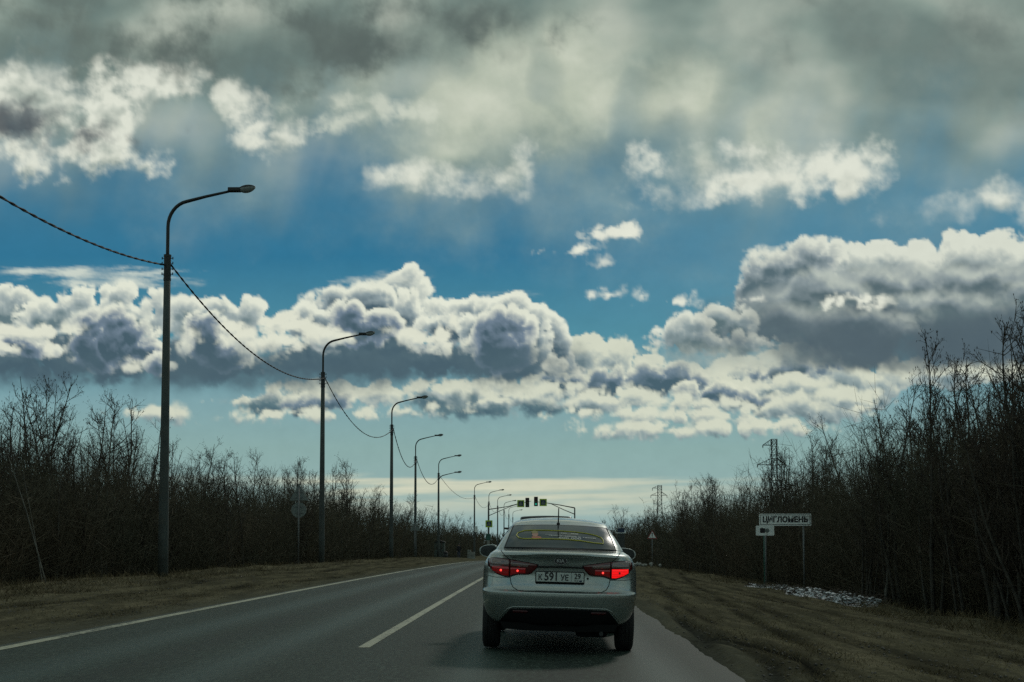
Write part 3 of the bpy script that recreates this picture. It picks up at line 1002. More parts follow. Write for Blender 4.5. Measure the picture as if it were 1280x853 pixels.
def grow_tree(seed, H=5.0, stems=1, spread=0.5, upright=0.7, dens=1.0, buds=0.0):
    rs = np.random.RandomState(seed)
    trunk, limb, tw, bud = [], [], [], []

    def path(p, d, L, n, r0, r1, out, wob, lift):
        pts = [p.copy()]
        for i in range(n):
            d = d + rs.normal(size=3) * wob * 1.25 + np.array([0, 0, lift])
            d /= np.linalg.norm(d)
            q = p + d * L / n
            out.append((*p, *q, r0 + (r1 - r0) * i / n, r0 + (r1 - r0) * (i + 1) / n))
            p = q
            pts.append(p.copy())
        return pts
    for s in range(stems):
        a = rs.rand() * 6.28
        h = H * (1 if s == 0 else rs.uniform(0.6, 0.95))
        d = np.array([math.cos(a) * spread * 0.35 * (s > 0), math.sin(a) * spread * 0.35 * (s > 0), 1.0])
        d /= np.linalg.norm(d)
        r0 = 0.011 * h * rs.uniform(0.8, 1.1)
        ps = path(np.array([0.12 * math.cos(a) * (s > 0), 0.12 * math.sin(a) * (s > 0), -0.15]), d, h * 1.03, 11, r0, 0.006, trunk, 0.045, 0.03)
        nb = int(20 * dens)
        for i in range(nb):
            t = rs.uniform(0.22, 0.97)
            k = min(int(t * 11), 10)
            p = ps[k] + (ps[k + 1] - ps[k]) * (t * 11 - k)
            a = rs.rand() * 6.28
            el = upright * rs.uniform(0.7, 1.3)
            d = np.array([math.cos(a) * math.cos(el), math.sin(a) * math.cos(el), math.sin(el)])
            L = h * (0.25 * (1 - t) + 0.065) * rs.uniform(0.6, 1.25)
            rb = 0.006 + 0.35 * r0 * (1 - t)
            bp = path(p, d, L, 4, rb, 0.0045, limb, 0.13, 0.07)
            nt = int(6 * dens) + 1
            for j in range(nt):
                u = rs.uniform(0.15, 1.0)
                kk = min(int(u * 4), 3)
                q = bp[kk] + (bp[kk + 1] - bp[kk]) * (u * 4 - kk)
                dd = (bp[kk + 1] - bp[kk]); dd /= np.linalg.norm(dd)
                dd = dd + rs.normal(size=3) * 0.55 + np.array([0, 0, 0.25]); dd /= np.linalg.norm(dd)
                tl = rs.uniform(0.18, 0.5) * (0.6 + 0.5 * (1 - t))
                e = q + dd * tl
                tw.append((*q, *e, 0.0048))
                for _ in range(2):
                    q2 = q + dd * tl * rs.uniform(0.3, 0.9)
                    d2 = dd + rs.normal(size=3) * 0.6; d2 /= np.linalg.norm(d2)
                    e2 = q2 + d2 * tl * rs.uniform(0.3, 0.6)
                    tw.append((*q2, *e2, 0.0036))
                    if rs.rand() < buds:
                        bud.append((*e2, *(e2 + np.array([rs.normal() * 0.012, rs.normal() * 0.012, rs.choice([-1, 1]) * 0.034])), 0.010))
                if rs.rand() < buds:
                    bud.append((*e, *(e + np.array([0, 0, rs.choice([-1, 1]) * 0.036])), 0.010))
    V1, Q1 = frusta(trunk, 6)
    V2, Q2 = frusta(limb, 3)
    V3, Q3 = slivers(tw, rs)
    Vs, Qs = [V2, V3], [Q2, Q3 + len(V2)]
    if bud:
        V4, Q4 = slivers(bud, rs)
        Vs.append(V4); Qs.append(Q4 + len(V2) + len(V3))
    return (V1, Q1), (np.concatenate(Vs), np.concatenate(Qs))


# skyline of the brush and of the taller crowns, over the way the road runs
SKY_L = ([-400, -60, 0, 20, 60, 100, 130, 165, 195, 215, 240, 270, 340, 380, 430, 470, 520, 560, 600, 640], [330, 440, 470, 458, 474, 500, 486, 530, 562, 545, 535, 556, 566, 574, 572, 604, 624, 640, 650, 662])
DEN_L = ([-400, 0, 150, 250, 400, 500, 600, 640], [460, 545, 566, 582, 602, 630, 654, 666])
SKY_R = ([720, 750, 780, 820, 850, 880, 905, 930, 955, 1000, 1050, 1080, 1100, 1130, 1160, 1190, 1220, 1250, 1275, 1330, 1700], [655, 640, 632, 626, 612, 592, 600, 596, 584, 545, 535, 492, 472, 462, 418, 448, 440, 458, 400, 385, 180])
DEN_R = ([720, 750, 800, 850, 900, 950, 1000, 1050, 1100, 1150, 1200, 1280, 1700], [660, 644, 636, 624, 610, 602, 584, 562, 536, 516, 500, 488, 330])


def skyline(tab, x, y):
    px = 677 + x / y * F
    return (679 - np.interp(px, *tab)) * y / F + CAM_Z


TREES = []


def build_trees():
    kinds = [dict(stems=1, upright=0.95, dens=1.25, buds=0.5, spread=0.3), dict(stems=2, upright=0.8, dens=1.1, buds=0.7, spread=0.6),
             dict(stems=3, upright=0.75, dens=0.9, buds=0.25, spread=0.7), dict(stems=1, upright=0.65, dens=1.5, buds=0.15, spread=0.3),
             dict(stems=2, upright=1.0, dens=1.2, buds=0.6, spread=0.5), dict(stems=4, upright=0.85, dens=0.75, buds=0.35, spread=0.9),
             dict(stems=1, upright=0.55, dens=1.3, buds=0.8, spread=0.3), dict(stems=3, upright=0.9, dens=1.0, buds=0.5, spread=0.8)]
    data = []
    for i, k in enumerate(kinds):
        (v1, q1), (v2, q2) = grow_tree(100 + i, 5.0, **k)
        a = mk('trunk', v1, q1, M_PALE if i in (3,) else M_BARK, smooth=True)
        c = mk('crown', v2, q2, M_TWIG)
        data.append((a.data, c.data))
        bpy.data.objects.remove(a); bpy.data.objects.remove(c)
    rs = np.random.RandomState(21)
    count = 0
    for side, tab, lat0, lat1, n in ((-1, SKY_L, 12.3, 20, 120), (1, SKY_R, 9.4, 18, 150)):
        placed = 0
        tries = 0
        while placed < n and tries < 4000:
            tries += 1
            lat = lat0 + (lat1 - lat0) * rs.rand() ** 1.7
            # even along the picture: depth grows like 1/px offset
            px = rs.uniform(25, 690)
            y = lat / px * F
            if y < 15 or y > 330:
                continue
            x = side * lat
            if side > 0 and y < 45 and 925 < 677 + x / y * F < 1065:
                continue          # nothing grows in front of the place-name board
            g = g1(x, y)
            H = float(skyline(tab, x, y)) - g
            H *= rs.choice([1.0, 0.9, 0.8, 0.7], p=[0.3, 0.2, 0.25, 0.25])
            if H > 9.5 or H < 2:
                continue
            k = rs.randint(len(kinds))
            t = bpy.data.objects.new('bare_tree', None)
            COL.objects.link(t)
            t.location = (x, y, g)
            t.rotation_euler = (rs.normal() * 0.03, rs.normal() * 0.03, rs.rand() * 6.28)
            s = H / 5.1
            t.scale = (s * rs.uniform(0.8, 1.1), s * rs.uniform(0.8, 1.1), s)
            look = {0: 'slim single-stemmed', 1: 'two-stemmed', 2: 'three-stemmed', 3: 'pale-barked', 4: 'upright two-stemmed', 5: 'bushy many-stemmed', 6: 'wide-branched single-stemmed', 7: 'upright three-stemmed'}[k]
            pp = 677 + x / y * F
            if side < 0:
                spots = [(30, 'at the left edge of the view'), (110, 'between the left edge and the first lamp post'), (165, 'just left of the first lamp post'), (240, 'behind the first lamp post'),
                         (300, 'right of the first lamp post'), (350, 'midway between the first two lamp posts'), (392, 'behind the two grey sign backs'), (430, 'behind the second lamp post'), (465, 'right of the second lamp post'),
                         (500, 'behind the third lamp post'), (535, 'behind the fourth lamp post'), (570, 'behind the grey-green cabinet'), (9999, 'far down the left side near the crossing')]
            else:
                spots = [(790, 'far down the right side beyond the car mirror'), (835, 'behind the warning triangle'), (880, 'right of the warning triangle'), (930, 'left of the place-name board'), (985, 'behind the camera plate and pylon'),
                         (1020, 'behind the right end of the place-name board'), (1060, 'behind the snow strip'), (1100, 'right of the snow strip'), (1150, 'between the snow strip and the tall right trees'), (1200, 'among the tall right trees'), (1250, 'near the right edge of the view'), (9999, 'at the right edge of the view')]
            where = next(w for lim, w in spots if pp < lim)
            TREES.append((t, look, where, H, y))
            for nm, me in zip(('trunk', 'crown'), data[k]):
                c = bpy.data.objects.new(nm, me)
                COL.objects.link(c)
                c.parent = t
            placed += 1
            count += 1
    # labels: look and place, then size, then depth where two are alike
    groups = {}
    for t, look, where, H, y in TREES:
        groups.setdefault((look, where), []).append((y, H, t))
    for (look, where), L_ in groups.items():
        L_.sort(key=lambda q: q[0])
        hs = sorted(q[1] for q in L_)
        for i, (y, H, t) in enumerate(L_):
            lead = ''
            if len(L_) > 1:
                lead = ['nearest ', 'second nearest ', 'third nearest ', 'fourth nearest ', 'fifth nearest ', 'sixth nearest ', 'seventh nearest '][min(i, 6)]
                if i == len(L_) - 1:
                    lead = 'farthest '
            tag(t, f'{lead}{look} leafless tree {where}', 'tree', 'bare trees rising from the roadside thicket')
    # leaning pale stems at the front of the left thicket
    for (px, d, dx, h) in ((48, 25.0, -0.95, 3.0), (44, 26.5, -0.5, 2.5)):
        b0 = base_at(px, d)
        b0.x += 0.2
        S = [(0, 0, -0.1, dx * 0.5, 0.0, h * 0.5, 0.015, 0.012), (dx * 0.5, 0.0, h * 0.5, dx * 1.1, 0.1, h, 0.012, 0.005)]
        v, q = frusta(S, 6)
        o = mk('leaning_stem', v, q, M_PALE, smooth=True, loc=b0)
        tag(o, 'pale bare stem leaning left at the front of the left thicket' + (', the taller one' if h > 2.8 else ', the shorter one'), 'tree')
    return count


build_trees()


def build_thicket(name, side, tab, lat0, lat1, y0, y1, n, seed, label):
    rs = np.random.RandomState(seed)
    u = rs.rand(n)
    y = 1.0 / (1.0 / y0 + (1.0 / y1 - 1.0 / y0) * u ** 0.85)
    lat = lat0 + (lat1 - lat0) * rs.rand(n) ** 1.25 + 0.5 * fbm(y * 0.3, y * 0 + seed, 2) + 0.015 * np.clip(y - 60, 0, 200) * rs.rand(n)
    if side > 0:
        lat = np.where(y < 46, np.maximum(lat, 9.9 + 0.8 * rs.rand(n)), lat)
    x = side * lat
    g = gz(x, y)
    H = np.clip(skyline(tab, x, y) - g, 1.2, 6.5) * rs.uniform(0.72, 1.06, n) * (1 + 0.16 * fbm(x * 0.4, y * 0.4 + 3, 3))
    far = np.clip(y / 45.0, 1.0, 3.5)          # stems far off are few, so they stand for thicker bunches
    ST, SL = [], []
    for s in range(6):
        a = rs.rand(n) * 6.28
        rr = rs.rand(n) * 0.45
        b0 = np.stack([x + rr * np.cos(a), y + rr * np.sin(a), g - 0.1], 1)
        h = H * rs.uniform(0.6, 1.05, n)
        lean = rs.uniform(0.03, 0.45, n) * h
        top = b0 + np.stack([lean * np.cos(a), lean * np.sin(a), h], 1)
        mid = b0 * 0.5 + top * 0.5 + np.stack([-0.12 * lean * np.cos(a), -0.12 * lean * np.sin(a), 0 * h], 1) + rs.normal(size=(n, 3)) * 0.09
        r = rs.uniform(0.006, 0.013, n) * far
        ST.append(np.concatenate([b0, mid, r[:, None], (0.7 * r)[:, None]], 1))
        ST.append(np.concatenate([mid, top, (0.7 * r)[:, None], (0.25 * r)[:, None]], 1))
        for k in range(13):
            t = rs.uniform(0.12, 1.0, n)[:, None]
            p = np.where(t < 0.5, b0 + (mid - b0) * t * 2, mid + (top - mid) * (t * 2 - 1))
            aa = rs.rand(n) * 6.28
            L = np.minimum((0.10 + 0.20 * (1 - t[:, 0])) * h * rs.uniform(0.6, 1.4, n), 1.0)
            el = rs.uniform(0.1, 1.2, n)
            e = p + np.stack([L * np.cos(aa) * np.cos(el), L * np.sin(aa) * np.cos(el), L * np.sin(el)], 1)
            SL.append(np.concatenate([p, e, (rs.uniform(0.004, 0.008, n) * far)[:, None]], 1))
    V1, Q1 = frusta(np.concatenate(ST), 3)
    V2, Q2 = slivers(np.concatenate(SL), rs)
    o = mk(name, np.concatenate([V1, V2]), np.concatenate([Q1, Q2 + len(V1)]), M_BRUSH)
    tag(o, label, None, None, 'stuff')
    return o


build_thicket('thicket', -1, DEN_L, 12.0, 19.0, 16, 330, 2100, 31, 'dense leafless brush lining the left side of the road')
build_thicket('thicket', 1, DEN_R, 9.2, 17.0, 14, 330, 2300, 32, 'dense leafless brush lining the right side of the road')
build_thicket('thicket', -1, DEN_L, 18.5, 34.0, 22, 420, 1000, 33, 'leafless wood deeper in on the left behind the brush')
build_thicket('thicket', 1, DEN_R, 16.5, 34.0, 22, 420, 1000, 34, 'leafless wood deeper in on the right behind the brush')


def build_far_wood():
    rs = np.random.RandomState(8)
    n = 2600
    x = np.concatenate([rs.uniform(-160, -8, n // 2), rs.uniform(8, 170, n // 2)])
    y = rs.uniform(430, 520, n)
    h = rs.uniform(3.5, 8.5, n)
    g = gz(x, y)
    b0 = np.stack([x, y, g], 1)
    SL = []
    for k in range(14):
        t = rs.uniform(0, 0.7, n)[:, None]
        p = b0 + np.array([[0, 0, 1.0]]) * t * h[:, None]
        e = p + np.stack([rs.normal(size=n) * 0.8, rs.normal(size=n) * 0.8, h * rs.uniform(0.15, 0.4, n)], 1)
        SL.append(np.concatenate([p, e, rs.uniform(0.08, 0.2, (n, 1))], 1))
    V, Q = slivers(np.concatenate(SL), rs)
    o = mk('far_wood', V, Q, M_BRUSH)
    tag(o, 'far leafless wood closing off both sides of the road on the horizon', None, None, 'stuff')


build_far_wood()


# dead grass along the brush edge and on the shoulders
def build_grass():
    rs = np.random.RandomState(17)
    S = []
    for (n, xa, xb, ya, yb, h0, h1, sd) in ((15000, -11.9, -8.8, 11, 110, .05, .20, 1), (16000, 6.6, 9.4, 10, 90, .05, .22, 2), (34000, -9.8, -6.7, 10, 50, .015, .055, 3), (42000, 2.2, 7.8, 9, 50, .015, .055, 4)):
        u = rs.rand(n)
        y = 1 / (1 / ya + (1 / yb - 1 / ya) * u)
        x = rs.uniform(xa, xb, n)
        keep = fbm(x * 0.8 + sd, y * 0.5, 3) + 0.25 * rs.normal(size=n) > (-0.05 if h1 > .1 else 0.12)
        x, y = x[keep], y[keep]
        n = len(x)
        g = gz(x, y)
        h = rs.uniform(h0, h1, n)
        a = rs.rand(n) * 6.28
        l = h * rs.uniform(0.3, 1.4, n)
        p = np.stack([x, y, g - 0.01], 1)
        e = p + np.stack([l * np.cos(a), l * np.sin(a), h], 1)
        S.append(np.concatenate([p, e, (0.003 + 0.00012 * y)[:, None]], 1))
    V, Q = slivers(np.concatenate(S), rs)
    m = mat('dead_grass', (0.165, 0.13, 0.070), 0.85, var=0.2, vscale=0.8, spec=0.2, col2=(0.075, 0.060, 0.030))
    o = mk('dead_grass', V, Q, m)
    tag(o, 'dead yellow-brown grass on both shoulders of the road', None, None, 'stuff')
    # small stones and clods
    n = 5200
    x = np.concatenate([rs.uniform(1.9, 8.5, n // 2), rs.uniform(-10.5, -6.6, n // 2)])
    u = rs.rand(n)
    y = 1 / (1 / 8.5 + (1 / 60 - 1 / 8.5) * u)
    s = rs.uniform(0.006, 0.022, n) * (1 + y * 0.012)
    g = gz(x, y)
    base = np.array([[1, 0, 0], [0, 1, 0], [-1, 0, 0], [0, -1, 0], [0, 0, .7], [0, 0, -.7]])
    V = (base[None] * rs.uniform(0.6, 1.3, (n, 6, 1))) * s[:, None, None] + np.stack([x, y, g], 1)[:, None]
    T = np.array([[0, 1, 4], [1, 2, 4], [2, 3, 4], [3, 0, 4], [1, 0, 5], [2, 1, 5], [3, 2, 5], [0, 3, 5]])
    Fq = (np.arange(n)[:, None, None] * 6 + T[None]).reshape(-1, 3)
    o = mk('gravel', V.reshape(-1, 3), Fq, mat('stones', (0.13, 0.12, 0.10), 0.9, var=0.2, vscale=1.5, col2=(0.035, 0.032, 0.025)))
    tag(o, 'small stones and clods scattered on the dirt shoulders', None, None, 'stuff')


build_grass()


def build_snow():
    rs = np.random.RandomState(3)
    bm = bmesh.new()
    for i in range(650):
        t = rs.rand()
        y = 28.2 + 12.5 * t ** 1.2
        dens = 1.0
        x = 6.95 + 0.85 * rs.rand() + 0.25 * math.sin(y * 0.9) + (0.15 if y > 33 else 0)
        s = rs.uniform(0.015, 0.055) * (1.25 if y < 31 else 0.9)
        hz = g1(x, y) + rs.rand() * (0.20 if y < 33 else 0.08)
        r = bmesh.ops.create_icosphere(bm, subdivisions=1, radius=1.0)
        for v in r['verts']:
            v.co = Vector((v.co.x * s * rs.uniform(0.7, 1.9), v.co.y * s * rs.uniform(0.8, 2.0), v.co.z * s * 0.45)) * rs.uniform(0.8, 1.2)
        rot = Matrix.Rotation(rs.rand() * 6.28, 3, 'Z') @ Matrix.Rotation(rs.normal() * 0.4, 3, 'X')
        bmesh.ops.rotate(bm, cent=(0, 0, 0), matrix=rot, verts=r['verts'])
        bmesh.ops.translate(bm, vec=(x, y, hz), verts=r['verts'])
    # the melted-down bank under the lumps
    ny, nx = 90, 12
    G = []
    for j in range(ny + 1):
        y = 28.0 + 12.6 * j / ny
        row = []
        for i in range(nx + 1):
            u = i / nx
            x = 6.98 + 0.25 * math.sin(y * 0.9) + 0.8 * u + 0.12 * float(fbm(np.array([y * 1.3]), np.array([u * 2.0]), 3)[0])
            hgt = (0.16 if y < 33 else 0.07) * math.sin(math.pi * u) ** 0.7 * (0.55 + 1.6 * float(fbm(np.array([x * 3.1]), np.array([y * 2.3]), 4)[0])) - 0.012
            hgt *= min(1, (y - 28.0) / 1.2, (40.6 - y) / 2.0) if 28 < y < 40.6 else 0
            row.append(bm.verts.new((x, y, g1(x, y) + hgt)))
        G.append(row)
    for j in range(ny):
        for i in range(nx):
            bm.faces.new((G[j][i], G[j][i + 1], G[j + 1][i + 1], G[j + 1][i]))
    o = bm_obj('snow_patch', bm, mat('old_snow', (0.62, 0.66, 0.68), 0.7, var=0.08, vscale=6, dirt=((0.045, 0.04, 0.03), 5.0, 0.47, 0.96)), smooth=False)
    tag(o, 'strip of old dirty snow lumps below the white place-name sign', None, None, 'stuff')
    # clods and broken brush lying in the snow
    bm = bmesh.new()
    for i in range(800):
        t = rs.rand()
        y = 28.0 + 12.7 * t ** 1.2
        x = 6.95 + 1.0 * rs.rand() + 0.25 * math.sin(y * 0.9)
        z = g1(x, y) + rs.rand() * (0.24 if y < 32 else 0.10)
        a = rs.rand() * 6.28
        L = rs.uniform(0.06, 0.28)
        tube(bm, [(x, y, z), (x + L * math.cos(a), y + L * math.sin(a), z + L * rs.uniform(-.1, .5))], [0.010, 0.004], 3, False)
    o = bm_obj('brushwood', bm, M_TWIG)
    tag(o, 'broken dark twigs lying over the old snow strip', None, None, 'stuff')


build_snow()

# ------------------------------------------------------------------ lamp posts, cables, signs
M_CONC = mat('post_concrete', (0.065, 0.078, 0.072), 0.8, var=0.15, vscale=3, bump=0.3, dirt=((0.06, 0.06, 0.05), 1.5, 0.5, 0.6))
M_GALV = mat('galvanised_steel', (0.16, 0.17, 0.165), 0.55, 0.4, var=0.12, vscale=12)
M_DARKM = mat('dark_metal', (0.035, 0.038, 0.038), 0.5, 0.5, var=0.1)
M_BLACK = mat('black_rubber', (0.012, 0.012, 0.012), 0.7, var=0.1)
M_GLASSY = mat('lamp_bowl', (0.26, 0.29, 0.28), 0.2, var=0.05, spec=0.6)
M_WHITE = mat('sign_white', (0.80, 0.84, 0.80), 0.45, var=0.04, dirt=((0.25, 0.24, 0.2), 5, 0.55, 0.4))
M_BACK = mat('sign_back_grey', (0.18, 0.21, 0.195), 0.6, 0.2, var=0.12)
M_INK = mat('sign_black', (0.012, 0.012, 0.014), 0.5, var=0.05)
M_RED = mat('sign_red', (0.28, 0.025, 0.02), 0.5, var=0.05)
M_BLUE = mat('sign_blue', (0.012, 0.032, 0.07), 0.45, var=0.05)
M_LIME = mat('sign_yellow_green', (0.42, 0.60, 0.03), 0.5, var=0.05)
M_SGREEN = mat('housing_green', (0.02, 0.10, 0.07), 0.5, var=0.08)

LAMP_H = 11.0


def depth_for_lamp(ytop, H=LAMP_H, lat=-9.5):
    d = 40.0
    for _ in range(60):
        v = px_dir(677 + (lat + 2) / d * F, ytop + 2)
        d = (g1(lat, d) + H - CAM_Z - 0.06) * v.y / v.z
    return d


def make_lamp_post(H=LAMP_H):
    t = empty('lamp_post', (0, 0, 0), None, None)
    zc = H - 2.05                                    # top of the concrete shaft
    bm = bmesh.new()
    tube(bm, [(0, 0, -0.4), (0, 0, 1.2), (0, 0, zc * 0.5), (0, 0, zc)], [0.145, 0.138, 0.115, 0.088], 14)
    bm_obj('shaft', bm, M_CONC, t, True)
    bm = bmesh.new()
    pts = [(0, 0, zc - 0.3), (0, 0, zc + 0.2), (0.0, 0, zc + 0.85)]
    for i in range(1, 9):
        a = R(80.0 * i / 8)
        pts.append((0.62 * (1 - math.cos(a)), 0, zc + 0.85 + 0.72 * math.sin(a)))
    x0, z0 = pts[-1][0], pts[-1][2]
    pts.append((x0 + 0.55, 0, z0 + 0.14))
    pts.append((1.75, 0, H - 0.20))
    tube(bm, pts, [0.048] * (len(pts) - 2) + [0.040, 0.034], 10)
    bm_obj('bracket_arm', bm, M_DARKM, t, True)
    bm = bmesh.new()
    for z in (zc - 0.02, zc - 0.55, zc - 0.68):
        tube(bm, [(0, 0, z), (0, 0, z + 0.07)], 0.105, 14)
    tube(bm, [(0, 0, zc - 0.68), (0, 0, zc + 0.04)], 0.098, 14)
    for z, a in ((zc - 0.06, 0), (zc - 0.2, 0.6), (zc - 0.36, 0), (zc - 0.5, 0.4)):
        for s in (-1, 1):
            tube(bm, [(0, 0, z), (s * 0.16 * math.cos(a), 0.10 * math.sin(a), z + 0.01)], 0.010, 5)
            tube(bm, [(s * 0.15, 0, z - 0.02), (s * 0.15, 0, z + 0.05)], 0.016, 5)
    bm_obj('clamp', bm, M_DARKM, t)
    # lamp head: flat gear box, then a domed hood over a glass bowl
    rot = Matrix.Rotation(R(-9), 3, 'Y')
    bm = bmesh.new()
    box(bm, (1.86, 0, H - 0.165), (0.36, 0.17, 0.12), None, 0.025)
    bm_obj('gear_box', bm, M_DARKM, t, True)

    def dome(z_sign, rz, m, nm):
        bm = bmesh.new()
        rings = []
        for i in range(9):
            u = i / 8.0
            ring = []
            for k in range(16):
                a = math.pi * k / 15
                w = math.sin(math.pi * min(1, (u * 0.86 + 0.10))) ** 0.6
                ring.append(bm.verts.new((2.0 + 0.44 * u, 0.125 * w * math.cos(a), H - 0.14 + 0.05 * u + z_sign * rz * w * math.sin(a))))
            rings.append(ring)
        for i in range(8):
            for k in range(15):
                bm.faces.new((rings[i][k], rings[i][k + 1], rings[i + 1][k + 1], rings[i + 1][k]))
        bm.faces.new(rings[0]); bm.faces.new(rings[-1])
        return bm_obj(nm, bm, m, t, True)
    hood = dome(1, 0.09, M_DARKM, 'lamp_hood')
    dome(-1, 0.14, M_GLASSY, 'lamp_bowl')
    return t


def build_lamps():
    proto = make_lamp_post()
    rows = [(204, 229), (402, 413), (489, 494), (519, 540), (548, 567), (593, 600), (611, 609), (622, 615), (630, 622), (636, 629), (641, 634)]
    words = ['tallest and nearest lamp post, its lamp high against blue sky', 'second lamp post from the left, before the dark cumulus', 'third lamp post from the left, plain single arm',
             'fourth lamp post, standing behind a small back-facing triangular sign', 'fifth lamp post, carrying a second lower lamp arm', 'sixth lamp post with a small white plate low on its shaft',
             'lamp post from which the left traffic light arm reaches over the road', 'lamp post just beyond the left traffic light mast', 'second lamp post beyond the left traffic light mast',
             'tiny far lamp post whose lamp shows under the traffic light arm', 'farthest tiny lamp post, beside the roof of the silver car']
    tops = []
    first = True
    for (px, py), w in zip([(None, None)] + rows, ['lamp post behind the viewer holding the near end of the cable'] + words):
        o = proto if first else copy_tree(proto)
        first = False
        if px is None:
            x, y = -10.6, 9.6
        else:
            y = depth_for_lamp(py)
            x = at_px(px, 679, y).x
            y, = (y,)
        z = g1(x, y)
        o.location = (x, y, z)
        o.rotation_euler = (0, 0, RN.uniform(-0.06, 0.06))
        tag(o, w, 'lamp post', 'lamp posts along the left side of the road')
        tops.append(Vector((x, y, z)))
    # the fifth post carries a second arm lower down
    p5 = [o for o in COL.objects if o.get('label', '').startswith('fifth lamp post')][0]
    for ch in list(p5.children):
        if ch.name.split('.')[0] in ('bracket_arm', 'gear_box', 'lamp_hood', 'lamp_bowl'):
            c = ch.copy(); COL.objects.link(c); c.parent = p5
            c.location = (0, 0.15, -1.75)
            c.scale = (1, 1, 1)
    p6 = [o for o in COL.objects if o.get('label', '').startswith('sixth lamp post')][0]
    bm = bmesh.new()
    box(bm, (0.25, -0.16, 4.1), (0.42, 0.03, 0.85))
    bm_obj('white_plate', bm, M_WHITE, p6)
    # the twisted cable between the posts
    hz = LAMP_H - 2.28
    spans = []
    for i in range(len(tops) - 1):
        a = tops[i] + Vector((0.10, 0, hz))
        b = tops[i + 1] + Vector((0.10 if i else -0.1, 0, hz))
        L = (b - a).length
        sag = 1.05 if i < 2 else (1.5 if i in (2, 3, 4) else 1.1)
        n = int(90 if i < 2 else 40 if i < 5 else 16)
        bm = bmesh.new()
        r = 0.017 if i < 3 else 0.022
        for s in range(2 if i < 5 else 1):
            pts = []
            for k in range(n + 1):
                t = k / n
                p = a.lerp(b, t)
                p.z -= 4 * sag * t * (1 - t)
                if i < 5:
                    ph = t * L * 2 * math.pi / 1.0 + s * math.pi + 0.8 * math.sin(t * 9.0)
                    p.x += 0.014 * math.cos(ph)
                    p.z += 0.016 * math.sin(ph)
                pts.append(p)
            tube(bm, pts, r, 5, False)
        o = bm_obj('overhead_cable', bm, M_BLACK, smooth=True)
        names = ['from the left edge of the view to the nearest lamp post', 'from the nearest to the second lamp post', 'from the second to the third lamp post', 'from the third to the fourth lamp post',
                 'from the fourth to the fifth lamp post', 'from the fifth to the sixth lamp post', 'from the sixth lamp post to the left traffic light mast']
        tag(o, 'sagging black twisted cable ' + (names[i] if i < len(names) else 'between far lamp posts beyond the traffic lights, span %s' % ['one', 'two', 'three', 'four'][i - 7]), 'cable', 'overhead cables strung from lamp post to lamp post')
    return tops


LAMPS = build_lamps()


def plate_poly(bm, poly, y0, y1):
    prism(bm, poly, y0, y1)


